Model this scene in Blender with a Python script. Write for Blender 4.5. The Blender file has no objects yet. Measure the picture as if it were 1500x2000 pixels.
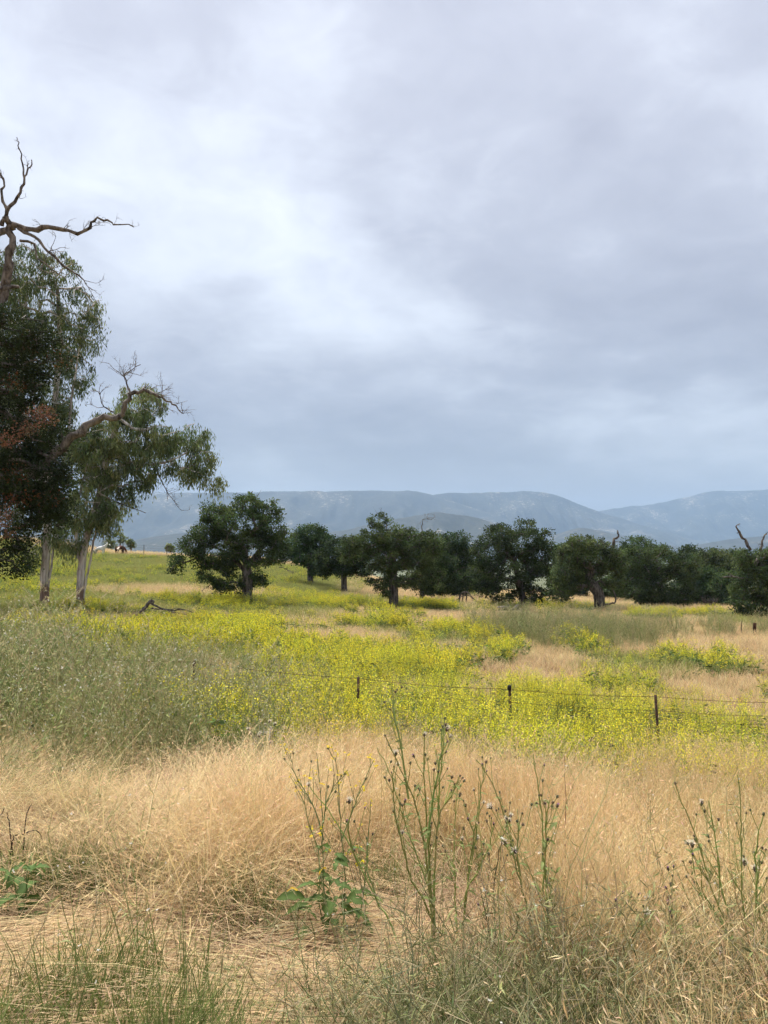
import bpy, math, random
import numpy as np
rng = np.random.default_rng(7); random.seed(7)
S = bpy.context.scene
COL = S.collection
R = math.radians

# ------------------------------------------------------------------ camera
PITCH = math.atan(80/1444)
EYE = 1.6
cd = bpy.data.cameras.new('camera'); cam = bpy.data.objects.new('camera', cd); COL.objects.link(cam)
cam.location = (0, 0, EYE); cam.rotation_euler = (math.pi/2 + PITCH, 0, 0)
cd.sensor_fit = 'VERTICAL'; cd.sensor_height = 36; cd.lens = 26
cd.clip_start = .05; cd.clip_end = 40000
S.camera = cam

# ------------------------------------------------------------------ sky, sun, exposure
SUN_EL, SUN_AZ = R(66), R(-30)          # high behind the cloud, ahead and to the left
w = bpy.data.worlds.new('World'); S.world = w; w.use_nodes = True
nt = w.node_tree; nt.nodes.clear(); N = nt.nodes.new; K = nt.links.new
def math_(op, a, b=None, c=None, t=None):
    t = t or nt
    n = t.nodes.new('ShaderNodeMath'); n.operation = op
    for i, v in enumerate((a, b, c)):
        if v is None: continue
        if isinstance(v, (int, float)): n.inputs[i].default_value = v
        else: t.links.new(v, n.inputs[i])
    return n.outputs[0]
tc = N('ShaderNodeTexCoord'); sep = N('ShaderNodeSeparateXYZ'); K(tc.outputs['Generated'], sep.inputs[0])
dx, dy, dz = sep.outputs
zz = math_('MAXIMUM', dz, 0.0)
den = math_('ADD', zz, .22)
cmb = N('ShaderNodeCombineXYZ'); K(math_('DIVIDE', dx, den), cmb.inputs[0]); K(math_('DIVIDE', dy, den), cmb.inputs[1])
cmb.inputs[2].default_value = 3.1
def noise_(vec, scale, detail, rough, t=None, dist=0.):
    t = t or nt
    n = t.nodes.new('ShaderNodeTexNoise'); n.inputs['Scale'].default_value = scale
    n.inputs['Detail'].default_value = detail; n.inputs['Roughness'].default_value = rough
    n.inputs['Distortion'].default_value = dist
    if vec is not None: t.links.new(vec, n.inputs['Vector'])
    return n.outputs['Fac']
n1 = noise_(cmb.outputs[0], .95, 3, .45, dist=.35)
n2 = noise_(cmb.outputs[0], 2.6, 5, .5, dist=.3)
n3 = noise_(cmb.outputs[0], 6.5, 5, .6, dist=.5)
cl = math_('ADD', math_('ADD', math_('MULTIPLY', n1, .64), math_('MULTIPLY', n2, .24)), math_('MULTIPLY', n3, .12))
ramp = N('ShaderNodeValToRGB'); K(cl, ramp.inputs[0])
e = ramp.color_ramp.elements
e[0].position = .39; e[0].color = (.325, .33, .385, 1)
e[1].position = .63; e[1].color = (.765, .795, .86, 1)
m = e.new(.50); m.color = (.455, .466, .525, 1)
# an overcast sky is brighter towards the zenith
lum = math_('ADD', math_('MULTIPLY', zz, .47), .29)
hz = N('ShaderNodeMapRange'); K(dz, hz.inputs[0]); hz.inputs[1].default_value = 0; hz.inputs[2].default_value = .22
hz.inputs[3].default_value = 1; hz.inputs[4].default_value = 0; hz.interpolation_type = 'SMOOTHSTEP'
mh = N('ShaderNodeMix'); mh.data_type = 'RGBA'; K(math_('MULTIPLY', hz.outputs[0], .75), mh.inputs[0])
K(ramp.outputs[0], mh.inputs[6]); mh.inputs[7].default_value = (.52, .51, .505, 1)
sc_ = N('ShaderNodeVectorMath'); sc_.operation = 'SCALE'; K(mh.outputs[2], sc_.inputs[0]); K(math_('MULTIPLY', lum, 10.), sc_.inputs['Scale'])
sky = N('ShaderNodeTexSky'); sky.sky_type = 'NISHITA'; sky.sun_disc = False
sky.sun_elevation = SUN_EL; sky.sun_rotation = SUN_AZ
mx = N('ShaderNodeMix'); mx.data_type = 'RGBA'; mx.inputs[0].default_value = .92
K(sky.outputs[0], mx.inputs[6]); K(sc_.outputs[0], mx.inputs[7])
bg = N('ShaderNodeBackground'); K(mx.outputs[2], bg.inputs[0]); bg.inputs[1].default_value = .10
wo = N('ShaderNodeOutputWorld'); K(bg.outputs[0], wo.inputs[0])
sd = bpy.data.lights.new('sun', 'SUN'); sun = bpy.data.objects.new('sun', sd); COL.objects.link(sun)
sd.energy = 3.0; sd.angle = R(22); sd.color = (1, .95, .87)
sun.rotation_euler = (math.pi/2 - SUN_EL, 0, math.pi - SUN_AZ) ; sun.location = (0, 0, 60)
S.view_settings.view_transform = 'Standard'; S.view_settings.look = 'None'
S.view_settings.exposure = 1.5; S.view_settings.gamma = 1
S.render.engine = 'CYCLES'
cy = S.cycles; cy.max_bounces = 5; cy.diffuse_bounces = 3; cy.transmission_bounces = 3; cy.transparent_max_bounces = 4
cy.volume_bounces = 1; cy.adaptive_threshold = .04; cy.use_denoising = True; cy.caustics_reflective = False; cy.caustics_refractive = False

# ------------------------------------------------------------------ helpers
def s(r, g, b): return tuple(((c/255)/12.92 if c/255 < .04045 else ((c/255+.055)/1.055)**2.4) for c in (r, g, b))
def sm(a, b, x):
    t = np.clip((x-a)/(b-a), 0, 1); return t*t*(3-2*t)
def _h(ix, iy, seed):
    n = (ix*374761393 + iy*668265263 + seed*974634571) & 0x7fffffff
    n = ((n ^ (n >> 13))*1274126177) & 0x7fffffff
    return ((n ^ (n >> 16)) & 0xffff)/65535.
def vn(x, y, seed=0):
    x = np.asarray(x, float); y = np.asarray(y, float)
    ix = np.floor(x).astype(np.int64); iy = np.floor(y).astype(np.int64)
    fx = x-ix; fy = y-iy; fx = fx*fx*(3-2*fx); fy = fy*fy*(3-2*fy)
    a = _h(ix, iy, seed); b = _h(ix+1, iy, seed); c = _h(ix, iy+1, seed); d = _h(ix+1, iy+1, seed)
    return (a*(1-fx)+b*fx)*(1-fy)+(c*(1-fx)+d*fx)*fy
def fbm(x, y, seed=0, o=4, g=.5):
    t = 0; a = 1; n = 0
    for i in range(o):
        t = t+a*vn(x*2**i, y*2**i, seed+i); n += a; a *= g
    return t/n
PT = [(-60, 2.), (-20, 1.2), (0, 0), (3.5, -.5), (13, -1.9), (20, -2.25), (30, -2.4), (50, -2.7), (70, -3.2), (110, -4.), (200, -7), (500, -15), (1500, -25), (30000, -25)]
def gz(x, y):                           # height of the ground
    x = np.asarray(x, float); y = np.asarray(y, float); k = 0
    for o in (-2, -1, 0, 1, 2): k = k+np.interp(y+o*np.clip(np.abs(y)*.06, .4, 6), [p[0] for p in PT], [p[1] for p in PT])/5
    Sx = np.interp(x, [-90, -52, -41, -20, -10, -2, 8], [1.6, 1.35, 1.0, .82, .62, .3, 0])
    z = k+5.5*Sx*np.clip((y-35)/70, 0, 1)**1.2*(1-sm(112, 230, y))
    z = z-.07*np.clip(x, -12, 8)*np.interp(y, [0, 18, 40, 60], [1, 1, .4, 0])
    z = z-1.0*sm(5, 40, x)*sm(30, 80, y)
    return z+(fbm(x*.35, y*.35, 91, 3)-.5)*.22*sm(1, 6, y)
def at(px, py, d):                      # a measurement in the photograph, turned into metres at distance d
    u = (px-750)/1444; v = (1000-py)/1444
    r = np.array([u, math.cos(PITCH)-v*math.sin(PITCH), math.sin(PITCH)+v*math.cos(PITCH)])
    r = r*(d/r[1]); r[2] += EYE; return r
def nrm(a): return a/np.maximum(np.linalg.norm(a, axis=-1, keepdims=True), 1e-9)

class Geo:
    def __init__(g): g.V = []; g.F = []; g.C = []; g.n = 0
    def add(g, V, F, c=(1, 1, 1)):
        V = np.asarray(V, float).reshape(-1, 3); F = np.asarray(F, int)
        c = np.asarray(c, float)
        if c.ndim == 1: c = np.tile(c, (len(V), 1))
        g.V.append(V); g.F.append(F+g.n); g.C.append(c); g.n += len(V)
    def mesh(g, name, mat, smooth=False):
        me = bpy.data.meshes.new(name)
        V = np.concatenate(g.V); C = np.concatenate(g.C)
        me.vertices.add(len(V)); me.vertices.foreach_set('co', V.astype(np.float32).ravel())
        lt = np.concatenate([np.full(len(F), F.shape[1], np.int32) for F in g.F])
        L = np.concatenate([F.ravel() for F in g.F]).astype(np.int32)
        me.loops.add(len(L)); me.loops.foreach_set('vertex_index', L)
        me.polygons.add(len(lt)); me.polygons.foreach_set('loop_start', (np.cumsum(lt)-lt).astype(np.int32))
        if smooth: me.polygons.foreach_set('use_smooth', np.ones(len(lt), bool))
        a = me.attributes.new('col', 'FLOAT_COLOR', 'POINT')
        a.data.foreach_set('color', np.c_[C, np.ones(len(C))].astype(np.float32).ravel())
        me.update(calc_edges=True); me.materials.append(mat)
        return me
    def obj(g, name, mat, parent=None, smooth=False):
        return link(name, g.mesh(name, mat, smooth), parent)
def link(name, data, parent=None, loc=None, rot=None, scale=None):
    o = bpy.data.objects.new(name, data); COL.objects.link(o)
    if parent: o.parent = parent
    if loc is not None: o.location = loc
    if rot is not None: o.rotation_euler = rot
    if scale is not None: o.scale = (scale,)*3 if isinstance(scale, (int, float)) else scale
    return o
def tag(o, label=None, cat=None, group=None, kind=None):
    for k, v in (('label', label), ('category', cat), ('group', group), ('kind', kind)):
        if v: o[k] = v
    return o
def thing(name, loc, label, cat, group=None):
    return tag(link(name, None, loc=tuple(float(v) for v in loc)), label, cat, group)

def tube(g, P, r, sides=6, c=(1, 1, 1), rough=0., cap=True):
    P = np.asarray(P, float); n = len(P); r = np.broadcast_to(np.asarray(r, float), (n,))
    T = nrm(np.gradient(P, axis=0)); up = np.array([0, 0, 1.]) if abs(T[0, 2]) < .9 else np.array([1., 0, 0])
    A = np.zeros((n, 3)); a = nrm(np.cross(T[0], up))
    for i in range(n):
        a = nrm(a-T[i]*np.dot(a, T[i])); A[i] = a
    B = np.cross(T, A); th = np.linspace(0, 2*np.pi, sides, endpoint=False)
    rr = r[:, None]*(1+rough*(rng.random((n, sides))-.5))
    V = P[:, None]+A[:, None]*(np.cos(th)[None, :, None]*rr[..., None])+B[:, None]*(np.sin(th)[None, :, None]*rr[..., None])
    i = np.arange(n-1)[:, None]*sides; j = np.arange(sides)[None]; k = (j+1) % sides
    F = np.stack([i+j, i+k, i+sides+k, i+sides+j], -1).reshape(-1, 4)
    cc = np.asarray(c, float)
    if cc.ndim == 2: cc = np.repeat(cc, sides, 0)
    g.add(V.reshape(-1, 3), F, cc)
    if cap and sides > 3:
        g.add(V[-1], np.arange(sides)[None], cc[-1] if cc.ndim == 2 else cc)
def smooth_line(P, k=4, jit=0.):
    P = np.asarray(P, float); t = np.arange(len(P)); tt = np.linspace(0, len(P)-1, (len(P)-1)*k+1)
    out = np.zeros((len(tt), P.shape[1])); Q = np.vstack([2*P[0]-P[1], P, 2*P[-1]-P[-2]])
    for n, u in enumerate(tt):
        i = min(int(u), len(P)-2); f = u-i; p0, p1, p2, p3 = Q[i], Q[i+1], Q[i+2], Q[i+3]
        out[n] = .5*((2*p1)+(-p0+p2)*f+(2*p0-5*p1+4*p2-p3)*f*f+(-p0+3*p1-3*p2+p3)*f**3)
    if jit: out[1:-1] += rng.normal(0, jit, (len(out)-2, out.shape[1]))
    return out
def leafquads(g, c, ax, L, W, col, fold=.25):
    n = len(c); ax = nrm(ax); q = nrm(np.cross(ax, rng.normal(size=(n, 3)))); nn = np.cross(ax, q)
    L = np.broadcast_to(np.asarray(L, float), (n,))[:, None]; W = np.broadcast_to(np.asarray(W, float), (n,))[:, None]
    mid = c+ax*L*.48+nn*L*fold*.3
    V = np.stack([c, mid+q*W*.5, c+ax*L, mid-q*W*.5], 1)
    F = (np.arange(n)*4)[:, None]+np.arange(4)[None]
    g.add(V.reshape(-1, 3), F, np.repeat(np.broadcast_to(col, (n, 3)), 4, 0))
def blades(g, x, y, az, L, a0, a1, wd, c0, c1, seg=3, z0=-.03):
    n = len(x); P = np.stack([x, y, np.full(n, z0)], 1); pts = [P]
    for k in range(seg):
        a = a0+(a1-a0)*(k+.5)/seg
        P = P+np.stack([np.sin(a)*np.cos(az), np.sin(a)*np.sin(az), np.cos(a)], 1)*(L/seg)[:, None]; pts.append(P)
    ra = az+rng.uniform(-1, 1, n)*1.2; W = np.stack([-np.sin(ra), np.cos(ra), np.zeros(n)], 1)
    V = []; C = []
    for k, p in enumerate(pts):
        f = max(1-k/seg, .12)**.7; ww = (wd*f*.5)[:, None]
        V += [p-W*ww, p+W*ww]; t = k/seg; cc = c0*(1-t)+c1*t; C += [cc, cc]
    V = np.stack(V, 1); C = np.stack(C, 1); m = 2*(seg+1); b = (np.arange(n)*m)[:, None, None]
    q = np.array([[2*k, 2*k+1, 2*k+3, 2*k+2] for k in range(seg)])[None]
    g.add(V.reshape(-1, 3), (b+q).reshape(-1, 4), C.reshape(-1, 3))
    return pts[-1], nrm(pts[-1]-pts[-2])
def cvar(c, n, v=.15, hue=.06):
    c = np.asarray(c, float)[None]*np.ones((n, 1)); f = 1+rng.normal(0, v, (n, 1)); h = 1+rng.normal(0, hue, (n, 3))
    return np.clip(c*f*h, .004, .95)

# ------------------------------------------------------------------ materials
def newmat(name):
    m = bpy.data.materials.new(name); m.use_nodes = True; t = m.node_tree
    b = t.nodes['Principled BSDF']; b.inputs['Roughness'].default_value = .85; b.inputs['Specular IOR Level'].default_value = .2
    return m, t, b
def plantmat(name, trans=.3, vary=.16, hue=.02, rough=.7):
    m, t, b = newmat(name); N = t.nodes.new; K = t.links.new
    a = N('ShaderNodeAttribute'); a.attribute_name = 'col'
    oi = N('ShaderNodeObjectInfo'); ge = N('ShaderNodeNewGeometry')
    nz = noise_(ge.outputs['Position'], .55, 3, .55, t)
    hs = N('ShaderNodeHueSaturation')
    v = math_('ADD', math_('MULTIPLY_ADD', oi.outputs['Random'], vary*2, 1-vary), math_('MULTIPLY_ADD', nz, .5, -.25), t=t)
    K(v, hs.inputs['Value']); K(math_('MULTIPLY_ADD', nz, hue*4, .5-hue*2, t=t), hs.inputs['Hue']); K(a.outputs['Color'], hs.inputs['Color'])
    K(hs.outputs[0], b.inputs['Base Color']); b.inputs['Roughness'].default_value = rough
    if trans:
        tr = N('ShaderNodeBsdfTranslucent'); K(hs.outputs[0], tr.inputs[0]); mx = N('ShaderNodeMixShader'); mx.inputs[0].default_value = trans
        K(b.outputs[0], mx.inputs[1]); K(tr.outputs[0], mx.inputs[2]); K(mx.outputs[0], t.nodes['Material Output'].inputs[0])
    return m
M_grass = plantmat('dry_grass', .35, .14, .012)
M_plant = plantmat('green_plant', .35, .15, .02)
M_leaf = plantmat('tree_leaf', .34, .06, .015, .75)
M_solid = plantmat('stem', 0., .08, .01)
def barkmat(name, c1, c2, scale, stretch=.25, bump=.6):
    m, t, b = newmat(name); N = t.nodes.new; K = t.links.new
    tcn = N('ShaderNodeTexCoord'); mp = N('ShaderNodeMapping'); mp.inputs['Scale'].default_value = (1, 1, stretch); K(tcn.outputs['Object'], mp.inputs[0])
    n = noise_(mp.outputs[0], scale, 6, .65, t, .6)
    r = N('ShaderNodeValToRGB'); K(n, r.inputs[0]); r.color_ramp.elements[0].position = .38; r.color_ramp.elements[1].position = .62
    r.color_ramp.elements[0].color = (*c1, 1); r.color_ramp.elements[1].color = (*c2, 1)
    a = N('ShaderNodeAttribute'); a.attribute_name = 'col'
    mu = N('ShaderNodeMix'); mu.data_type = 'RGBA'; mu.blend_type = 'MULTIPLY'; mu.inputs[0].default_value = 1; K(r.outputs[0], mu.inputs[6]); K(a.outputs['Color'], mu.inputs[7])
    K(mu.outputs[2], b.inputs['Base Color'])
    bp = N('ShaderNodeBump'); bp.inputs['Strength'].default_value = bump; bp.inputs['Distance'].default_value = .05; K(n, bp.inputs['Height']); K(bp.outputs[0], b.inputs['Normal'])
    return m
M_oakbark = barkmat('oak_bark', (.04, .034, .03), (.17, .15, .13), 7)
M_deadwood = barkmat('dead_wood', (.045, .036, .03), (.21, .185, .16), 6, .4, 1.)
M_eucbark = barkmat('eucalyptus_bark', (.20, .165, .145), (.68, .65, .60), 3.0, .12, .3)
M_metal = barkmat('rusty_metal', (.03, .02, .016), (.09, .05, .035), 30, 1, .2)

# ------------------------------------------------------------------ vegetation zones (metres on the ground)
def ell(x, y, cx, cy, rx, ry, soft=.35):
    return 1-sm(1-soft, 1+soft, np.hypot((x-cx)/rx, (y-cy)/ry))
def front(x, y): return np.interp(x, [-9, -3.8, -1.5, 0, 2, 4, 7, 12], [6.6, 6.8, 8.0, 8.3, 8.1, 8.1, 8.8, 10.])+(fbm(x*.38, y*.38, 101, 3)-.5)*4.4
def z_mustard(x, y):
    n = fbm(x*.22, y*.22, 5, 3); f = front(x, y)
    near = np.maximum(sm(0, 1.6, y-f-.4), .06*sm(-4, -1, y-f))*(1-sm(18, 21.5, y+(n-.5)*7+np.clip(x-2, 0, 9)*.25))*sm(-4.6, 1.6, x+(n-.5)*3)
    mid = (1-sm(.82, 1.2, np.hypot((x+4.0)/12.5, (y-31)/10.0)+(n-.5)*.5))*sm(.34, .5, fbm(x*.3, y*.22, 15, 3))
    bush = ell(x, y, 11, 28.5, 2.6, 2.2)+ell(x, y, 7.2, 23, 1.2, .9)+ell(x, y, 12.3, 22, 1.1, .8)+ell(x, y, 24, 54, 5, 2.5)
    strip = ell(x, y, 6, 53, 15, 7)*sm(.42, .55, n)
    hill = .65*sm(-3, -10, x)*sm(40, 46, y)*(1-sm(78, 90, y))*(1-ell(x, y, -16, 60, 9, 5.5))*sm(.38, .6, fbm(x*.12, y*.12, 25, 3))
    return np.clip(np.maximum.reduce([near, mid, bush, strip*.8, hill]), 0, 1)
def z_grey(x, y):
    n = fbm(x*.4, y*.4, 35, 3); f = front(x, y)
    left = np.maximum(sm(-2.6, 1.6, y-f), .10*sm(-5, -2, y-f))*(1-sm(16.5, 19, y))*(1-sm(-2.6, .2, x+(n-.5)*2))
    mid = sm(-1.2, 1.2, y-f)*(1-sm(12, 13.5, y))*sm(-2, -.8, x)*(1-sm(1, 2.8, x))*.8
    stalk = ell(x, y, 9.2, 38, 4.6, 5)+ell(x, y, 18, 40, 4, 3)*.35
    return np.clip(np.maximum.reduce([left, mid, stalk]), 0, 1)
def z_green(x, y):                       # olive meadow grass on the slope, scraps of green elsewhere
    n = fbm(x*.13, y*.13, 45, 4)
    hill = sm(0, -7, x)*sm(38, 50, y)*(1-sm(99, 104, y+(n-.5)*6))*(1-.85*ell(x, y, -16, 60, 9.5, 6))
    scraps = sm(.55, .66, n)*sm(20, 24, y)*.7
    low = ell(x, y, -1.15, 2.75, .55, .5)+ell(x, y, -.55, 2.25, .5, .35)+ell(x, y, -2.0, 4.9, .5, .35)*.6+ell(x, y, -.7, 4.6, .35, .4)*.4
    return np.clip(np.maximum.reduce([hill, scraps, low]), 0, 1)
def z_tangle(x, y):
    n = fbm(x*1.1, y*1.1, 55, 3)
    return np.clip(ell(x, y, 1.3, 3.0, 1.35, .8)*sm(.36, .52, n)+ell(x, y, .15, 2.9, .35, .35)*.35+ell(x, y, 2.6, 3.6, .9, .9)*.7*sm(.36, .52, n), 0, 1)

# ------------------------------------------------------------------ ground
def axis(a, b, n, k): 
    t = np.linspace(-1, 1, n); return np.sign(t)*np.abs(t)**k
xs = np.sign(np.linspace(-1, 1, 301))*np.abs(np.linspace(-1, 1, 301))**4*6500
ys = np.concatenate([np.linspace(-450, -12, 12), np.linspace(-10, 130, 420), np.geomspace(131, 9600, 90)])
X, Y = np.meshgrid(xs, ys); Z = gz(X, Y)
d_ = np.clip(z_mustard(X, Y), 0, 1); gr = z_green(X, Y); gy = z_grey(X, Y)
nn = fbm(X*.9, Y*.9, 3, 4)[..., None]
dry = np.array((.30, .20, .105)); grn = np.array((.10, .115, .035)); gry = np.array((.12, .11, .065)); far = np.array((.09, .10, .05))
Cg = dry*(.6+.8*nn); Cg = Cg*(1-gr[..., None]*.85)+grn*gr[..., None]*.85
gm = np.maximum(d_, gy)[..., None]; Cg = Cg*(1-gm*.8)+(grn*.5+gry*.5)*gm*.8
ff = sm(115, 200, Y)[..., None]; Cg = Cg*(1-ff)+far*(.5+nn)*ff
g = Geo(); nx = len(xs); i = np.arange(len(ys)-1)[:, None]*nx+np.arange(nx-1)[None]
g.add(np.stack([X, Y, Z], -1).reshape(-1, 3), np.stack([i, i+1, i+nx+1, i+nx], -1).reshape(-1, 4), Cg.reshape(-1, 3))
mg, t, b = newmat('earth_and_thatch')
a = t.nodes.new('ShaderNodeAttribute'); a.attribute_name = 'col'; ge = t.nodes.new('ShaderNodeNewGeometry')
n = noise_(ge.outputs['Position'], 9, 6, .7, t); hs = t.nodes.new('ShaderNodeHueSaturation'); t.links.new(a.outputs[0], hs.inputs['Color']); t.links.new(math_('MULTIPLY_ADD', n, 1.4, .3, t=t), hs.inputs['Value'])
t.links.new(hs.outputs[0], b.inputs['Base Color'])
bp = t.nodes.new('ShaderNodeBump'); bp.inputs['Distance'].default_value = .06; t.links.new(n, bp.inputs['Height']); t.links.new(bp.outputs[0], b.inputs['Normal'])
tag(g.obj('ground', mg, smooth=True), kind='structure')

# ------------------------------------------------------------------ mountains
mm, t, b = newmat('chaparral_slope'); ge = t.nodes.new('ShaderNodeNewGeometry')
n1 = noise_(ge.outputs['Position'], .035, 8, .8, t); n2 = noise_(ge.outputs['Position'], .0028, 4, .55, t)
r = t.nodes.new('ShaderNodeValToRGB'); t.links.new(math_('ADD', math_('MULTIPLY', n1, .62, t=t), math_('MULTIPLY', n2, .38, t=t), t=t), r.inputs[0])
el = r.color_ramp.elements; el[0].position = .42; el[0].color = (.010, .014, .010, 1); el[1].position = .66; el[1].color = (.40, .345, .28, 1)
q = el.new(.56); q.color = (.035, .038, .026, 1)
t.links.new(r.outputs[0], b.inputs['Base Color'])
def ridge(name, prof, d, depth, seed, rough, label=None):
    """prof: crest points as measured, turned into heights at distance d; slopes fall to the plain in front and behind"""
    pts = np.array([at(px, py, d) for px, py in prof]); x0, x1 = pts[0, 0], pts[-1, 0]
    nx, ny = 420, 70
    xx = np.linspace(x0, x1, nx); v = np.linspace(-1.25, 1, ny); XX, VV = np.meshgrid(xx, v)
    hc = np.interp(xx, pts[:, 0], pts[:, 2]); ker = np.hanning(27); ker /= ker.sum(); hc = np.convolve(np.pad(hc, 13, 'edge'), ker, 'valid')
    YY = d+VV*depth+(fbm(XX/1500, VV*0+seed, seed, 2)-.5)*depth*.4
    rg = 1-np.abs(2*fbm(XX/(depth*.26), YY/(depth*.8), seed+3, 5, .55)-1)
    fall = np.clip(1-np.abs(VV), 0, 1)
    prof_ = fall**.85
    ZZ = -30+(hc[None]+30)*prof_*(1-rough*(1-rg)*np.clip(1-fall**.8, 0, 1)*2.5)
    ZZ += (fbm(XX/90, YY/90, seed+9, 4)-.5)*depth*.014
    ed = np.minimum(sm(0, .05, (XX-x0)/(x1-x0)), 1-sm(.95, 1, (XX-x0)/(x1-x0))); ZZ = -30+(ZZ+30)*ed
    g = Geo(); i = np.arange(ny-1)[:, None]*nx+np.arange(nx-1)[None]
    g.add(np.stack([XX, YY, ZZ], -1).reshape(-1, 3), np.stack([i, i+1, i+nx+1, i+nx], -1).reshape(-1, 4))
    tag(g.obj(name, mm, smooth=True), kind='structure')
ridge('mountain_ridge_west', [(-700, 960), (-200, 955), (200, 975), (330, 962), (450, 963), (560, 957), (700, 955), (820, 955), (870, 972), (960, 1000), (1080, 1040), (1200, 1090)], 5600, 1500, 11, .85)
ridge('mountain_ridge_middle', [(600, 1000), (760, 985), (860, 963), (950, 959), (1050, 953), (1100, 962), (1150, 983), (1200, 1002), (1270, 1025), (1350, 1050), (1450, 1080)], 6100, 1300, 23, .85)
ridge('mountain_ridge_east', [(1050, 1030), (1190, 992), (1290, 982), (1345, 968), (1400, 956), (1460, 958), (1520, 952), (1800, 948), (2100, 960), (2500, 990)], 7600, 1500, 37, .8)
ridge('rocky_foothill', [(440, 1085), (560, 1055), (690, 1032), (780, 1012), (850, 1000), (930, 1012), (1010, 1040), (1100, 1075), (1160, 1090)], 3300, 620, 47, .75)
ridge('rocky_foothill_west', [(-300, 1050), (100, 1052), (240, 1056), (330, 1042), (410, 1036), (500, 1050), (600, 1075)], 3000, 520, 53, .4)
ridge('rocky_foothill_east', [(980, 1080), (1060, 1050), (1130, 1028), (1190, 1042), (1260, 1062), (1330, 1068), (1420, 1052), (1500, 1045), (1700, 1040), (2000, 1070)], 3700, 600, 61, .4)

# ------------------------------------------------------------------ haze
g = Geo(); bx = np.array([[x, y, z] for z in (-33, 700) for y in (-500, 9900) for x in (-6900, 6900)], float)
g.add(bx, [[0, 2, 3, 1], [4, 5, 7, 6], [0, 1, 5, 4], [2, 6, 7, 3], [0, 4, 6, 2], [1, 3, 7, 5]])
hm = bpy.data.materials.new('haze_air'); hm.use_nodes = True; hm.node_tree.nodes.clear()
pv = hm.node_tree.nodes.new('ShaderNodeVolumePrincipled'); pv.inputs['Color'].default_value = (.39, .555, .80, 1); pv.inputs['Density'].default_value = .000125; pv.inputs['Anisotropy'].default_value = 0.
ho = hm.node_tree.nodes.new('ShaderNodeOutputMaterial'); hm.node_tree.links.new(pv.outputs[0], ho.inputs['Volume'])
tag(g.obj('haze', hm), 'pale blue haze over the valley', 'haze', kind='stuff')

# ------------------------------------------------------------------ trees
def skeleton(seeds, atts, step=.45, jit=.06, arch=.12):
    """seeds: polylines (first one the trunk); each attraction point is tied to the nearest node"""
    P = []; par = []
    for sdl in seeds:
        sdl = np.asarray(sdl, float); start = -1
        if P: start = int(np.argmin(np.linalg.norm(np.array(P)-sdl[0], axis=1)))
        prev = start
        for p in sdl: P.append(p); par.append(prev); prev = len(P)-1
    top = np.asarray(seeds[0])[-1]; atts = atts[np.argsort(np.linalg.norm(atts-top, axis=1))]
    ntr = len(seeds[0])
    buf = np.zeros((60000, 3)); n = len(P); buf[:n] = P; tips = []
    for a in atts:
        dd = a-buf[:n]; ds = np.linalg.norm(dd, axis=1); cost = ds*(1+.55*np.clip(-dd[:, 2]/np.maximum(ds, .01), 0, 1))
        cost[:int(ntr*.45)] += 6
        k = int(np.argmin(cost)); L = ds[k]; m = max(1, int(L/step)); prev = k; o = buf[k].copy()
        for q in range(1, m+1):
            f = q/m; p = o+(a-o)*f; p[2] += arch*L*math.sin(math.pi*f)
            if q < m: p += rng.normal(0, jit*min(L, 2), 3)
            buf[n] = p; par.append(prev); prev = n; n += 1
            if n >= 59990: break
        tips.append(prev)
    return buf[:n].copy(), np.array(par), tips, ntr
def chains(P, par):
    n = len(P); cnt = np.zeros(n); ch = [[] for _ in range(n)]
    for i in range(n):
        if par[i] >= 0: ch[par[i]].append(i)
    for i in range(n-1, -1, -1):
        if not ch[i]: cnt[i] += 1
        if par[i] >= 0: cnt[par[i]] += cnt[i]
    out = []; stack = [0]
    while stack:
        i = stack.pop(); c = [par[i]] if par[i] >= 0 else []
        while True:
            c.append(i)
            if not ch[i]: break
            o = sorted(ch[i], key=lambda k: -cnt[k]); stack += o[1:]; i = o[0]
        out.append(c)
    return out, cnt
def lobes_pts(lobes, n, d, dep=1.0, shell=.45):
    """lobes as (x, y, half width, half height[, distance offset]) measured in the photograph at distance d"""
    vol = np.array([l[2]*l[3]*max(l[2], l[3]) for l in lobes])**.7; ks = np.maximum(1, np.round(n*vol/vol.sum()).astype(int)); out = []
    for l, k in zip(lobes, ks):
        off = l[4] if len(l) > 4 else 0
        c = at(l[0], l[1], d+off); sx = l[2]/1444*(d+off); sz = l[3]/1444*(d+off)
        v = nrm(rng.normal(size=(k, 3)))*(shell+(1-shell)*rng.random((k, 1)))**.6
        out.append(c+v*np.array([sx, max(sx, sz)*dep, sz]))
    return np.concatenate(out)
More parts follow.
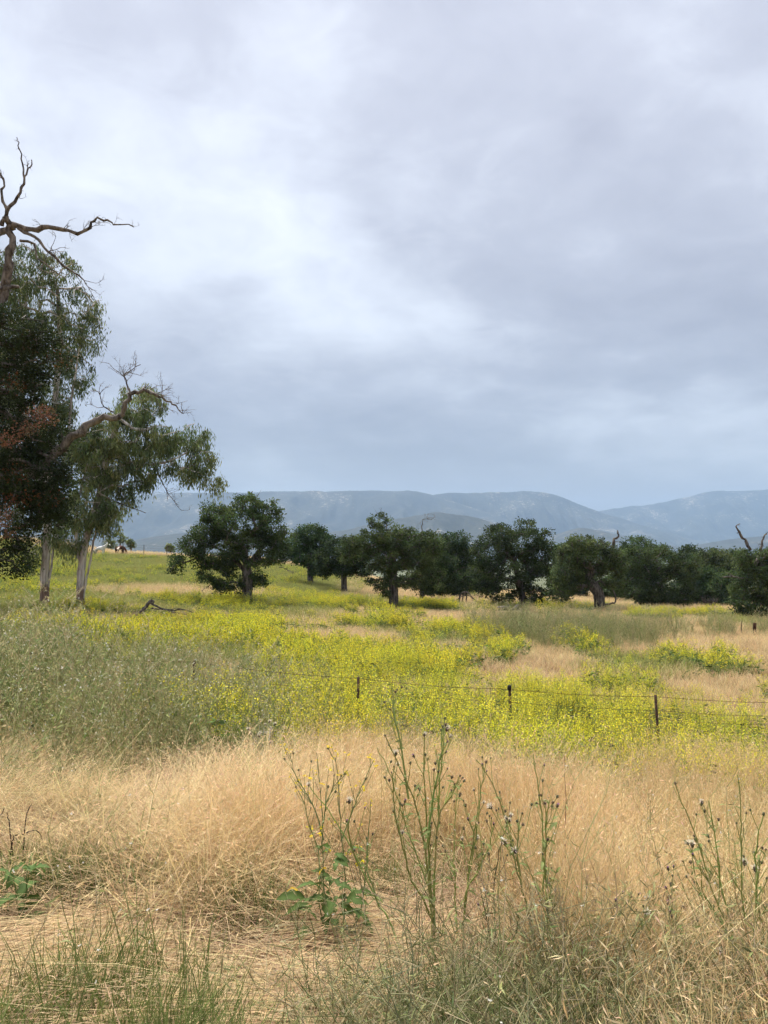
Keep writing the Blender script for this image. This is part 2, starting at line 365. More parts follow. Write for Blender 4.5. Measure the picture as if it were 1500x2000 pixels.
def foliage(g, tips, P, per, spread, size, cols, mode='oak'):
    c = P[tips]; n = len(c); c = np.repeat(c, per, 0); m = len(c)
    k = rng.choice(len(cols), n, p=np.array([q[1] for q in cols])/sum(q[1] for q in cols)); base = np.array([q[0] for q in cols], float)[k]
    base = base*(1+rng.normal(0, .18, (n, 1))); col = np.clip(np.repeat(base, per, 0)*(1+rng.normal(0, .22, (m, 1)))*(1+rng.normal(0, .05, (m, 3))), .004, .6)
    sp = np.repeat(spread*rng.uniform(.6, 1.35, (n, 1)), per, 0)
    if mode == 'oak':
        v = nrm(rng.normal(size=(m, 3)))*rng.random((m, 1))**.5; v[:, 2] *= .75
        pos = c+v*sp; ax = nrm(rng.normal(size=(m, 3))+v*.8); W = .62
    else:
        v = rng.normal(size=(m, 3))*np.array([.42, .42, .25]); v[:, 2] -= np.abs(rng.normal(size=m))*.75
        pos = c+v*sp; ax = nrm(np.stack([rng.normal(0, .35, m), rng.normal(0, .35, m), -np.ones(m)], 1)); W = .24
    L = size*rng.uniform(.65, 1.35, m)
    leafquads(g, pos, ax, L, L*W, col)
OAK = [((0.049, 0.077, 0.026), 6), ((0.071, 0.099, 0.031), 3), ((0.035, 0.055, 0.022), 3)]
OAK2 = [((0.074, 0.103, 0.035), 5), ((0.100, 0.126, 0.042), 3), ((0.054, 0.074, 0.031), 3)]
EUC = [((0.143, 0.182, 0.073), 5), ((0.210, 0.234, 0.090), 3), ((0.100, 0.135, 0.058), 3)]
def tree(name, label, d, trunk, lobes, n, per=70, spread=.5, size=.12, r0=.35, cols=OAK, mode='oak', bark=None, limbs=(), dead=(), group=None, dep=.9, shell=.45, tip=.012, trunk_col=None, arch=.12, dens=1.4, pw=.5):
    bark = bark or M_oakbark
    tp = smooth_line(np.array([at(px, py, d) for px, py in trunk]), 5)
    tp[:, 1] += rng.normal(0, .03, len(tp)); base = tp[0].copy(); gzb = float(gz(base[0], base[1])); tp[0, 2] = min(tp[0, 2], gzb)-.25
    seeds = [tp]+[smooth_line(np.array([at(q[0], q[1], d+(q[2] if len(q) > 2 else 0)) for q in L]), 4, .02) for L in limbs]
    f_ = rng.uniform(.8, 1.3); h_ = rng.uniform(.88, 1.02); cols = [((c[0]*f_*h_, c[1]*f_, c[2]*f_), w_) for c, w_ in cols]
    A = lobes_pts([(l[0], l[1], l[2]*1.08, l[3]*1.08)+tuple(l[4:]) for l in lobes], int(n*dens), d, dep, shell)
    A = A[A[:, 2] > gz(A[:, 0], A[:, 1])+.35]
    P, par, tips, ntr = skeleton(seeds, A, arch=arch)
    root = thing(name, (base[0], base[1], gzb), label, 'tree', group)
    O = np.array([base[0], base[1], gzb]); P = P-O
    cs, cnt = chains(P, par); N_ = cnt[0]
    rad = np.maximum(r0*(cnt/N_)**pw, tip)
    gt, gb = Geo(), Geo()
    if len(cs) <= 4 or n < 50: gb = gt          # too small to tell branches from trunk
    for k, c in enumerate(cs):
        r = rad[c].copy()
        if len(c) > 1 and k: r[0] = min(r[0], r[1]*1.25)
        if k == 0:
            z = np.linspace(0, 1, len(c)); r = np.maximum(r, 0); h = P[c][:, 2]; r *= 1+.45*np.exp(-np.clip(h+.1, 0, 9)/.35)
            tc_ = None
            if trunk_col is not None: tc_ = trunk_col(h)
            tube(gt, P[c], r, 10, (1, 1, 1) if tc_ is None else tc_, .18)
        elif r[0] > .03: tube(gb, P[c], r, 6, (1, 1, 1), .15, False)
        else: tube(gb, P[c], r, 3, (1, 1, 1), 0, False)
    gt.obj('trunk', bark, root, True)
    if gb.n and gb is not gt: gb.obj('branches', bark, root, True)
    gl = Geo(); foliage(gl, tips, P, per, spread, size, cols, mode); gl.obj('crown', M_leaf, root)
    for L in dead: dead_limb(root, O, L, d)
    return root, O
def dead_limb(root, O, L, d, twigs=True):
    """L = (points, r at base, r at tip, number of twigs, twig length)"""
    pts, ra, rb, nt_, tl = L
    P = smooth_line(np.array([at(q[0], q[1], d+(q[2] if len(q) > 2 else 0)) for q in pts]), 4, min(.05, .012+ra*.25))-O
    g = Geo(); tube(g, P, np.linspace(ra, rb, len(P))*(1+.12*rng.normal(size=len(P)).clip(-1, 1)), 7, (1, 1, 1), .22)
    T = nrm(np.gradient(P, axis=0))
    def twig(o, dr, l, r, lev):
        m = 5; q = [o]; dr = nrm(dr)
        for k in range(m):
            dr = nrm(dr+rng.normal(0, .22, 3)+np.array([0, 0, .05])); q.append(q[-1]+dr*l/m)
        tube(g, q, np.linspace(r, r*.35, m+1), 4, (1, 1, 1), 0, False)
        if lev:
            for k in range(rng.integers(2, 4)):
                j = rng.integers(1, m+1); twig(q[j], dr+rng.normal(0, .7, 3), l*rng.uniform(.35, .65), r*.55, lev-1)
    for k in range(nt_):
        i = int(len(P)*(.35+.65*rng.random())); i = min(i, len(P)-1)
        twig(P[i], T[i]+rng.normal(0, .75, 3)+np.array([0, 0, .2]), tl*rng.uniform(.5, 1.2), max(rb*.9, .018)*rng.uniform(.6, 1), 2)
    tag(g.obj('dead_limb', M_deadwood, root, True), 'bare dead limb without leaves')

euc_col = lambda h: np.where((h < 1.3)[:, None], np.array((.45, .33, .28)), np.array((1., 1., 1.)))*np.ones((len(h), 3))
# tall eucalyptus
tree('eucalyptus_tree', 'tall eucalyptus with pale forked trunk and high airy grey green crown', 47, [(88, 1184), (88, 1120), (92, 1040), (95, 950), (100, 860), (110, 760), (118, 660), (112, 560)],
     [(112, 515, 42, 38), (50, 520, 55, 45), (70, 580, 60, 50), (150, 598, 45, 48), (172, 640, 26, 40), (110, 660, 55, 60), (40, 680, 60, 60), (140, 720, 34, 50), (70, 780, 75, 60), (-20, 600, 60, 120), (60, 880, 70, 60), (110, 830, 40, 60), (80, 990, 60, 60), (60, 1075, 34, 34), (-30, 800, 60, 120)],
     600, 60, .50, .25, .27, EUC, 'euc', M_eucbark, limbs=[[(90, 1168), (99, 1120), (104, 1070), (108, 1010), (112, 940)], [(92, 1060), (100, 980), (130, 880), (140, 780), (160, 660)], [(93, 1030), (70, 930), (50, 820), (40, 700), (55, 560)]], trunk_col=euc_col, tip=.016, pw=.42)
tree('eucalyptus_tree', 'leaning eucalyptus with twin pale trunks and long branch of drooping leaves', 44.5, [(157, 1194), (158, 1130), (165, 1070), (182, 1010), (198, 950), (212, 880), (230, 830), (255, 800)],
     [(272, 782, 44, 34), (235, 840, 60, 42), (325, 852, 38, 28), (310, 885, 45, 30), (385, 850, 26, 26), (396, 892, 24, 26), (425, 940, 16, 12), (378, 918, 34, 20), (205, 890, 60, 45), (262, 925, 40, 26), (185, 970, 50, 55), (215, 1005, 22, 30), (138, 1042, 34, 34), (250, 968, 14, 16), (190, 860, 50, 40)],
     470, 60, .46, .24, .23, EUC, 'euc', M_eucbark, limbs=[[(160, 1110), (150, 1060), (150, 1000), (165, 930), (180, 870)], [(160, 1180), (170, 1130), (180, 1080), (188, 1035), (205, 985)], [(214, 880), (262, 905), (310, 905), (355, 890), (390, 868)]], trunk_col=euc_col,
     dead=[([(300, 895), (312, 930), (330, 965), (352, 995)], .04, .012, 9, 1.0), ([(212, 975), (240, 985), (285, 1002)], .05, .02, 3, .5)], tip=.016, pw=.45)
# big old oak whose trunk stands left of the frame
RUST = [((0.043, 0.063, 0.021), 10), ((0.030, 0.045, 0.017), 5), ((0.214, 0.092, 0.039), .3)]
root, O = tree('oak_tree', 'old oak with bare grey dead limbs reaching over dark leaves beside the eucalyptus', 27, [(-70, 1260), (-62, 1150), (-50, 1020), (-40, 900), (-30, 780), (-20, 680), (-5, 600)],
     [(25, 650, 75, 42), (85, 690, 50, 48), (10, 760, 70, 50), (80, 850, 55, 42), (20, 870, 70, 50), (60, 930, 75, 55), (110, 950, 36, 48), (30, 1000, 70, 50), (20, 1090, 40, 30), (-110, 700, 90, 110), (-120, 900, 100, 110), (-120, 1060, 60, 60), (100, 990, 40, 36)],
     620, 110, .5, .095, .42, RUST, limbs=[[(-45, 960), (10, 930), (60, 900), (125, 872)]], dep=1.0,
     dead=[([(-12, 640), (2, 590), (12, 540), (22, 490), (20, 440), (14, 425)], .20, .10, 2, .4),
           ([(-8, 460), (25, 442), (60, 447), (110, 446), (160, 455), (185, 428), (215, 432), (262, 444)], .13, .014, 12, .55),
           ([(2, 440), (18, 412), (38, 375), (52, 340), (62, 312)], .085, .02, 5, .4), ([(48, 352), (44, 310), (38, 285), (33, 268)], .035, .012, 2, .25),
           ([(16, 412), (4, 390), (8, 355), (-4, 335)], .06, .03, 3, .4), ([(35, 445), (75, 470), (120, 515), (155, 540), (172, 560)], .07, .014, 9, .7), ([(40, 470), (68, 478), (80, 510), (130, 545)], .06, .014, 4, .5),
           ([(60, 930), (100, 895), (135, 866), (165, 836), (195, 818), (236, 812)], .20, .10, 2, .4), ([(232, 814), (248, 790), (262, 768), (290, 766), (315, 776), (340, 790), (358, 808)], .10, .016, 18, .8),
           ([(256, 775), (248, 750), (244, 730), (275, 712)], .04, .012, 10, .7), ([(222, 805), (200, 790), (192, 765)], .03, .012, 5, .5), ([(-30, 585), (10, 565), (38, 560)], .12, .05, 1, .2)])
gr_ = Geo(); RT = lobes_pts([(85, 812, 26, 14, -3.0), (55, 835, 24, 10, -3.0), (15, 858, 20, 10, -3.2), (5, 1012, 16, 20, -3.2), (20, 1035, 12, 12, -3)], 46, 27, .4)-O
foliage(gr_, np.arange(len(RT)), RT, 26, .3, .08, [((.17, .082, .046), 3), ((.14, .075, .045), 2), ((.10, .085, .045), 2)]); tag(gr_.obj('dead_leaves', M_leaf, root), 'rust brown dead leaves')
# the oak in the open
tree('oak_tree', 'rounded dark oak with hollow split trunk standing alone in yellow mustard', 50, [(482, 1192), (483, 1160), (484, 1130), (480, 1095), (476, 1065)],
     [(485, 985, 34, 18), (420, 1003, 30, 18), (535, 990, 12, 14), (470, 1020, 60, 34), (530, 1035, 30, 32), (405, 1035, 34, 24), (375, 1062, 30, 22), (345, 1102, 13, 22), (430, 1075, 50, 34), (500, 1075, 55, 35), (545, 1070, 18, 30), (425, 1120, 36, 24), (395, 1100, 18, 12), (495, 1128, 22, 16), (440, 1145, 24, 10), (468, 1150, 12, 14), (510, 1140, 14, 6)],
     430, 75, .40, .13, .36, OAK, limbs=[[(482, 1120), (450, 1085), (410, 1065), (370, 1058)], [(483, 1110), (510, 1070), (530, 1035)]], dead=[([(425, 1135), (405, 1145), (393, 1155)], .03, .012, 2, .3), ([(545, 1108), (560, 1112), (572, 1120)], .03, .01, 4, .4), ([(488, 985), (502, 970), (506, 964)], .03, .012, 2, .2)])
tree('oak_tree', 'dark oak with dead forked top and ivy clad trunk amid the mustard', 54, [(769, 1194), (769, 1160), (768, 1130), (766, 1100), (772, 1060)],
     [(738, 1018, 20, 14), (765, 1050, 40, 24), (725, 1060, 34, 24), (800, 1062, 44, 28), (760, 1090, 45, 26), (820, 1085, 36, 32), (740, 1125, 26, 26), (800, 1120, 46, 30), (695, 1080, 34, 20), (690, 1062, 24, 12), (840, 1060, 20, 20), (760, 1150, 24, 14), (838, 1130, 26, 26)],
     320, 75, .42, .14, .34, OAK2, dead=[([(822, 1060), (824, 1035), (826, 1015), (842, 1015)], .05, .012, 8, .5), ([(752, 1050), (756, 1030), (748, 1010), (735, 1003)], .05, .014, 6, .5), ([(706, 1095), (710, 1082), (716, 1062)], .03, .01, 3, .3)])
B = 'oaks massed across the middle of the meadow'
tree('oak_tree', 'broad dark oak with leaning grey trunk behind the fallen logs', 63, [(1026, 1192), (1020, 1165), (1012, 1130), (1005, 1095)],
     [(1028, 1030, 20, 16), (975, 1045, 34, 18), (1065, 1050, 14, 18), (1020, 1060, 50, 24), (960, 1080, 38, 28), (1050, 1090, 32, 36), (1000, 1110, 60, 34), (945, 1125, 28, 34), (1055, 1135, 34, 34), (975, 1155, 38, 16), (1040, 1165, 30, 12)], 330, 75, .48, .16, .30, OAK)
tree('oak_tree', 'gnarled grey trunked oak with bare snag rising from its crown', 58, [(1171, 1210), (1171, 1180), (1168, 1158), (1157, 1142), (1150, 1125), (1165, 1105)],
     [(1130, 1065, 24, 16), (1165, 1065, 26, 16), (1120, 1085, 28, 22), (1160, 1090, 36, 20), (1200, 1095, 24, 26), (1110, 1120, 32, 22), (1095, 1150, 26, 24), (1190, 1125, 24, 24), (1135, 1130, 22, 18)],
     240, 70, .45, .15, .42, OAK2, limbs=[[(1157, 1142), (1142, 1128), (1128, 1122)], [(1165, 1108), (1180, 1100), (1192, 1085)]],
     dead=[([(1192, 1100), (1198, 1075), (1200, 1055), (1208, 1048), (1206, 1036)], .15, .05, 3, .3), ([(1148, 1140), (1138, 1148), (1130, 1154), (1120, 1152)], .09, .03, 2, .3), ([(1176, 1195), (1184, 1180), (1200, 1178), (1202, 1165), (1196, 1145)], .09, .04, 3, .4)])
tree('oak_tree', 'leafy oak crown reaching to the ground right of the gnarled snag oak', 68, [(1292, 1195), (1290, 1160), (1288, 1120)],
     [(1245, 1095, 34, 26), (1290, 1100, 36, 28), (1250, 1140, 44, 32), (1305, 1145, 44, 36), (1275, 1172, 30, 18), (1320, 1165, 30, 22), (1340, 1110, 22, 26)], 260, 70, .55, .18, .3, OAK2)
tree('oak_tree', 'taller oak crown rising behind the gnarled snag oak', 84, [(1245, 1180), (1243, 1140), (1242, 1100)], [(1245, 1068, 28, 18), (1230, 1095, 34, 26), (1280, 1085, 28, 22), (1255, 1120, 40, 28), (1220, 1140, 34, 30)], 230, 65, .65, .2, .3, OAK2, group=B)
tree('oak_tree', 'small round oak crown behind the lone hollow oak, sitting up the slope', 76, [(606, 1135), (606, 1110), (605, 1080)], [(605, 1042, 28, 17), (585, 1065, 28, 22), (630, 1060, 18, 22), (605, 1085, 40, 20), (625, 1110, 22, 14)], 220, 65, .55, .18, .3, OAK)
tree('oak_tree', 'low spreading oak between the hollow oak and the ivy clad oak', 70, [(672, 1165), (672, 1130), (670, 1105)], [(665, 1070, 30, 18), (645, 1095, 30, 20), (690, 1085, 30, 24), (665, 1108, 30, 14), (700, 1110, 20, 16), (636, 1120, 12, 8)], 220, 65, .5, .17, .28, OAK)
tree('oak_tree', 'upright oak crown showing between the ivy clad oak and the broad oak', 78, [(888, 1178), (888, 1140), (887, 1095)], [(888, 1058, 26, 18), (870, 1085, 34, 28), (905, 1085, 26, 28), (885, 1120, 44, 30), (880, 1150, 40, 20)], 250, 65, .6, .19, .3, OAK)
tree('oak_tree', 'shaded oak with thin trunk standing just behind the ivy clad oak', 66, [(824, 1176), (825, 1150), (828, 1120)], [(840, 1070, 28, 26), (850, 1105, 36, 30), (830, 1130, 34, 18), (870, 1130, 26, 22), (850, 1150, 30, 10)], 220, 65, .5, .17, .22, OAK)
k = 0
for (cx, cy, rx, ry, d, lb, cl_) in [(1100, 1085, 22, 22, 98, 'pale green rounded tree peeping out behind the broad oak', OAK2), (1345, 1098, 34, 28, 92, 'dark tree crown behind the leafy ground sweeping oak', OAK), (1392, 1105, 36, 30, 88, 'mid green tree in the dark row before the far valley', OAK2),
    (1435, 1108, 34, 30, 94, 'shadowed tree in the dark row beside the bare white limbs', OAK), (1370, 1148, 40, 36, 80, 'dark low tree closing the row above the mustard strip', OAK), (1425, 1155, 36, 34, 78, 'dark low tree beside the pale dry bush', OAK), (1210, 1150, 40, 26, 92, 'dark shaded tree behind the snag oak trunk', OAK), (1120, 1130, 44, 28, 92, 'dark shaded tree between the broad oak and snag oak', OAK), (930, 1130, 30, 34, 90, 'dark shaded tree filling the gap beside the broad oak', OAK), (1560, 1100, 60, 46, 84, 'dark tree behind the oak with bare white limbs', OAK)]:
    b_ = at(cx, cy, d); zb = float(gz(b_[0], b_[1])); pyb = cy+(b_[2]-zb)/d*1444
    lob = [(cx-rx*.45, cy-ry*.2, rx*.6, ry*.6), (cx+rx*.4, cy-ry*.35, rx*.6, ry*.6), (cx, cy-ry*.65, rx*.5, ry*.4), (cx+rx*.1, cy+ry*.3, rx*.95, ry*.6), (cx-rx*.2, (cy+ry+pyb)/2-4, rx*.8, max(10, (pyb-cy-ry*.5)*.4))]
    tree('oak_tree', lb, d, [(cx, pyb), (cx+2, (pyb*2+cy)/3), (cx, cy)], lob, 200, 62, .68, .21, .28, cl_, group=B)
tree('oak_tree', 'oak with bare white broken limbs above its leaves at the meadow edge', 51, [(1500, 1222), (1500, 1180), (1496, 1140), (1488, 1105)],
     [(1480, 1120, 34, 18), (1520, 1110, 50, 28), (1470, 1150, 34, 22), (1465, 1180, 34, 18), (1480, 1197, 28, 12), (1530, 1160, 50, 36), (1450, 1090, 20, 16), (1500, 1090, 30, 16), (1448, 1150, 14, 16)], 280, 70, .42, .14, .36, OAK2,
     dead=[([(1477, 1105), (1482, 1085), (1486, 1068), (1492, 1048), (1498, 1042)], .13, .03, 5, .4), ([(1466, 1075), (1455, 1058), (1446, 1042), (1437, 1028)], .12, .05, 2, .3), ([(1462, 1132), (1440, 1128), (1422, 1126), (1410, 1127)], .07, .03, 3, .4), ([(1455, 1165), (1462, 1155), (1470, 1148)], .06, .03, 0, .2)])
for (px, py, hw, hh, d, lb) in [(215, 1062, 13, 14, 122, 'small grey green tree on the ridge behind the white horse'), (235, 1050, 16, 13, 126, 'round grey green tree on the ridge behind the grazing horse'), (256, 1062, 8, 9, 124, 'tiny shrub like tree on the ridge near the grazing horse'), (333, 1070, 9, 9, 118, 'small bushy tree by the ridge fence left of the hollow oak')]:
    b_ = at(px, 1083, d); zb = float(gz(b_[0], b_[1])); pyb = 1083+(b_[2]-zb)/d*1444
    tree('ridge_tree', lb, d, [(px, pyb), (px, (pyb+py)/2), (px, py)], [(px-hw*.3, py, hw*.7, hh*.7), (px+hw*.4, py+hh*.3, hw*.6, hh*.6), (px, py-hh*.4, hw*.5, hh*.5)], 34, 40, .30, .16, .12, EUC)

# ------------------------------------------------------------------ scattered vegetation: templates and instances
TEMPL = {}
def template(key, gs, mat):
    c = bpy.data.collections.new('template_'+key)
    for k, g in enumerate(gs):
        o = bpy.data.objects.new('%s_%02d' % (key, k), g.mesh(key, mat)); c.objects.link(o)
    TEMPL[key] = (c, len(gs))
def scatter(name, label, cat, key, x, y, rot, scale, tiltx=None, dz=0.):
    x = np.asarray(x); n = len(x)
    if n == 0: return
    me = bpy.data.meshes.new(name); me.vertices.add(n)
    me.vertices.foreach_set('co', np.stack([x, y, gz(x, y)+dz], 1).astype(np.float32).ravel())
    a = me.attributes.new('rot', 'FLOAT_VECTOR', 'POINT'); tx = np.zeros(n) if tiltx is None else tiltx
    a.data.foreach_set('vector', np.stack([tx, np.zeros(n), rot], 1).astype(np.float32).ravel())
    a = me.attributes.new('scl', 'FLOAT_VECTOR', 'POINT'); sc3 = np.asarray(scale, float)
    if sc3.ndim == 1: sc3 = np.stack([sc3]*3, 1)
    a.data.foreach_set('vector', sc3.astype(np.float32).ravel())
    c, k = TEMPL[key]
    a = me.attributes.new('idx', 'INT', 'POINT'); a.data.foreach_set('value', rng.integers(0, k, n).astype(np.int32))
    o = link(name, me); tag(o, label, cat, kind='stuff')
    ng = bpy.data.node_groups.new('scatter_'+key, 'GeometryNodeTree')
    ng.interface.new_socket('Geometry', in_out='INPUT', socket_type='NodeSocketGeometry'); ng.interface.new_socket('Geometry', in_out='OUTPUT', socket_type='NodeSocketGeometry')
    gi = ng.nodes.new('NodeGroupInput'); go = ng.nodes.new('NodeGroupOutput'); ip = ng.nodes.new('GeometryNodeInstanceOnPoints'); ci = ng.nodes.new('GeometryNodeCollectionInfo')
    ci.inputs[0].default_value = c; ci.inputs['Separate Children'].default_value = True; ci.inputs['Reset Children'].default_value = True
    def na(nm, ty):
        q = ng.nodes.new('GeometryNodeInputNamedAttribute'); q.data_type = ty; q.inputs[0].default_value = nm; return q.outputs[0]
    L = ng.links.new
    L(gi.outputs[0], ip.inputs['Points']); L(ci.outputs[0], ip.inputs['Instance']); ip.inputs['Pick Instance'].default_value = True
    L(na('idx', 'INT'), ip.inputs['Instance Index']); L(na('rot', 'FLOAT_VECTOR'), ip.inputs['Rotation']); L(na('scl', 'FLOAT_VECTOR'), ip.inputs['Scale'])
    L(ip.outputs[0], go.inputs[0])
    o.modifiers.new('scatter', 'NODES').node_group = ng
    return o
def disc(n, r):
    a = rng.uniform(0, 2*np.pi, n); q = r*np.sqrt(rng.random(n)); return q*np.cos(a), q*np.sin(a)
U = rng.uniform
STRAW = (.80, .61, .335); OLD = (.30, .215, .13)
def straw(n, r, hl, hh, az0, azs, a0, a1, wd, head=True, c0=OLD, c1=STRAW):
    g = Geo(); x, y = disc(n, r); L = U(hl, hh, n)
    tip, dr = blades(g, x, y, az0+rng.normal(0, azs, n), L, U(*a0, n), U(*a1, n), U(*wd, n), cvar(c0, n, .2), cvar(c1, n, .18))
    if head:
        k = rng.random(n) < .55; m = k.sum(); dd = nrm(dr[k]+rng.normal(0, .25, (m, 3))+np.array([0, 0, -.35]))
        leafquads(g, tip[k]-dr[k]*.02, dd, U(.025, .055, m), U(.003, .006, m), cvar((.72, .55, .33), m, .15))
        leafquads(g, tip[k]-dr[k]*.02, dd+rng.normal(0, .15, (m, 3)), U(.02, .04, m), U(.003, .006, m), cvar((.66, .49, .28), m, .15))
    return g
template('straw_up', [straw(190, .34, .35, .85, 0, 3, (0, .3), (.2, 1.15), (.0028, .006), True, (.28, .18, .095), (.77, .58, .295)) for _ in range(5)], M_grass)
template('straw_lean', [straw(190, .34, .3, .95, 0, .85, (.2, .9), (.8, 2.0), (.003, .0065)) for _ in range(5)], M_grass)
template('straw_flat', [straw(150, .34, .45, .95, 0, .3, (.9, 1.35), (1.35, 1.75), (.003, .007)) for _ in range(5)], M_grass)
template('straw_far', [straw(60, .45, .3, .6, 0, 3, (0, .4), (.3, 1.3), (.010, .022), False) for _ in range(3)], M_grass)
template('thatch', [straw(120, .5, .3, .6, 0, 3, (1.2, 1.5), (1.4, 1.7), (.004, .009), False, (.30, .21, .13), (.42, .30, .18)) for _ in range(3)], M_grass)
GREEN = (.17, .215, .06)
template('green', [straw(120, .25, .18, .45, 0, 3, (0, .4), (.3, 1.3), (.004, .009), False, (.07, .10, .03), GREEN) for _ in range(3)], M_plant)
template('meadow', [straw(70, .55, .25, .55, 0, 3, (0, .4), (.2, 1.2), (.014, .03), False, (.19, .21, .06), (.38, .38, .12)) for _ in range(3)], M_plant)
def mustard(ns, r, h, fl, fs, wd, nfl):
    g = Geo(); x, y = disc(ns, r)
    az = U(0, 6.28, ns); L = U(h*.7, h*1.1, ns); cs_ = cvar((.27, .32, .085), ns, .2)
    for k in range(ns):
        m = 5; p = np.array([x[k], y[k], 0.]); dr = nrm(np.array([math.cos(az[k])*.2, math.sin(az[k])*.2, 1])); pts = [p]
        for j in range(m): dr = nrm(dr+rng.normal(0, .09, 3)); pts.append(pts[-1]+dr*L[k]/m)
        pts = np.array(pts); tube(g, pts, np.linspace(wd, wd*.5, m+1), 3, cs_[k], 0, False)
        nb = rng.integers(7, 11)
        for b_ in range(nb):
            f = U(.42, 1.); q = pts[min(int(f*m), m-1)]*(1-(f*m) % 1)+pts[min(int(f*m)+1, m)]*((f*m) % 1)
            a = U(0, 6.28); bl = U(.18, .42)*h*(1.35-f); d2 = nrm(np.array([math.cos(a)*.75, math.sin(a)*.75, 1.])); e2 = q+d2*bl
            tube(g, [q, q+d2*bl*.5+rng.normal(0, .01, 3), e2], [wd*.6, wd*.5, wd*.35], 3, cs_[k]*1.15, 0, False)
            nf = max(1, int(nfl*U(.5, 1.4))); c = e2+rng.normal(0, 1, (nf, 3))*np.array([.028, .028, .05])-d2*U(0, .1, (nf, 1))
            leafquads(g, c, np.stack([U(-1, 1, nf), U(-1, 1, nf), U(-.3, .5, nf)], 1), fs*U(.7, 1.3, nf), fs*U(.7, 1.2, nf), cvar((.83, .73, .05), nf, .12, .05), .1)
        nl = rng.integers(6, 11); zz_ = U(.05, .62, nl)*L[k]; a = U(0, 6.28, nl); c = np.stack([np.interp(zz_, pts[:, 2], pts[:, 0]), np.interp(zz_, pts[:, 2], pts[:, 1]), zz_], 1)
        leafquads(g, c, np.stack([np.cos(a), np.sin(a), U(-.3, .5, nl)], 1), U(.06, .2, nl)*fl, U(.02, .06, nl)*fl, cvar((.13, .19, .05), nl, .25), .3)
    return g
template('mustard_near', [mustard(6, .26, 1.15, 1., .0225, .0042, 6.0) for _ in range(4)], M_plant)
template('mustard_far', [mustard(8, .5, 1.0, 1.6, .034, .008, 4.6) for _ in range(4)], M_plant)
template('mustard_pale', [mustard(8, .5, .8, 1.4, .035, .008, 2.2) for _ in range(3)], M_plant)
def greyweed(ns, r, h, wd, dots=.5, ls=1.):
    g = Geo(); x, y = disc(ns, r)
    for k in range(ns):
        L = U(.6, 1.1)*h; m = 5; a = U(0, 6.28); dr = nrm(np.array([math.cos(a)*.22, math.sin(a)*.22, 1])); pts = [np.array([x[k], y[k], 0.])]
        c = cvar([(.36, .37, .165), (.47, .42, .23), (.25, .30, .11)][rng.integers(3)], 1, .15)[0]
        for j in range(m): dr = nrm(dr+rng.normal(0, .12, 3)); pts.append(pts[-1]+dr*L/m)
        pts = np.array(pts); tube(g, pts, np.linspace(wd, wd*.45, m+1), 3, c, 0, False)
        for b_ in range(rng.integers(6, 11)):
            i = rng.integers(1, m+1); a = U(0, 6.28); d2 = nrm(np.array([math.cos(a), math.sin(a), U(.5, 1.6)])); bl = U(.1, .3)*h*.7
            tube(g, [pts[i], pts[i]+d2*bl*.5, pts[i]+d2*bl+np.array([0, 0, .03])], [wd*.55, wd*.45, wd*.3], 3, c*1.1, 0, False)
            e2 = pts[i]+d2*bl
            if rng.random() < dots*.35: leafquads(g, np.repeat(e2[None], 4, 0), rng.normal(size=(4, 3))+[0, 0, .6], .022*ls, .014*ls, (.72, .70, .62), .1)
            else: leafquads(g, np.repeat(e2[None], 3, 0)-d2*.03*np.arange(3)[:, None], rng.normal(size=(3, 3))+[0, 0, .4], U(.03, .06, 3)*ls, .012*ls, cvar((.48, .42, .23), 3), .2)
        nl = rng.integers(7, 13); f = U(.05, .95, nl); zz_ = f*L*.9; a = U(0, 6.28, nl); cc = np.stack([np.interp(zz_, pts[:, 2], pts[:, 0]), np.interp(zz_, pts[:, 2], pts[:, 1]), zz_], 1)
        leafquads(g, cc, np.stack([np.cos(a), np.sin(a), U(-.6, .7, nl)], 1), U(.06, .17, nl)*ls, U(.008, .022, nl)*ls, cvar((.30, .335, .135), nl, .25), .4)
    return g
template('thin_weed', [greyweed(3, .16, .85, .0026, .4, .42) for _ in range(5)], M_plant)
template('grey_weed', [greyweed(7, .24, 1.6, .006) for _ in range(4)], M_plant)
template('stalk_weed', [greyweed(12, .4, 1.5, .009, .1) for _ in range(3)], M_plant)
def tangle(ns, r):
    g = Geo(); x, y = disc(ns, r)
    for k in range(ns):
        L = U(.25, .65); m = 5; a = U(0, 6.28); dr = nrm(np.array([math.cos(a), math.sin(a), U(.3, 1.4)])); pts = [np.array([x[k], y[k], 0.])]
        c = cvar([(.29, .30, .15), (.38, .36, .20), (.18, .22, .08), (.46, .38, .23)][rng.integers(4)], 1, .15)[0]
        for j in range(m): dr = nrm(dr+rng.normal(0, .2, 3)+np.array([0, 0, -.04])); pts.append(pts[-1]+dr*L/m)
        pts = np.array(pts); tube(g, pts, np.linspace(.0024, .0012, m+1), 3, c, 0, False)
        for b_ in range(6):
            i = rng.integers(1, m+1); d2 = nrm(rng.normal(size=3)+np.array([0, 0, .6])); bl = U(.05, .16)
            tube(g, [pts[i], pts[i]+d2*bl], [.0016, .001], 3, c, 0, False); e2 = pts[i]+d2*bl
            if rng.random() < .07: leafquads(g, np.repeat(e2[None], 9, 0), rng.normal(size=(9, 3))+[0, 0, .8], .011, .0025, (.62, .52, .36), .1)
        nl = 9; i = rng.integers(0, m+1, nl)
        leafquads(g, pts[i]+rng.normal(0, .01, (nl, 3)), rng.normal(size=(nl, 3))+[0, 0, .3], U(.03, .08, nl), U(.002, .006, nl), cvar((.29, .30, .13), nl, .3), .4)
    return g
template('tangle', [tangle(14, .2) for _ in range(4)], M_plant)
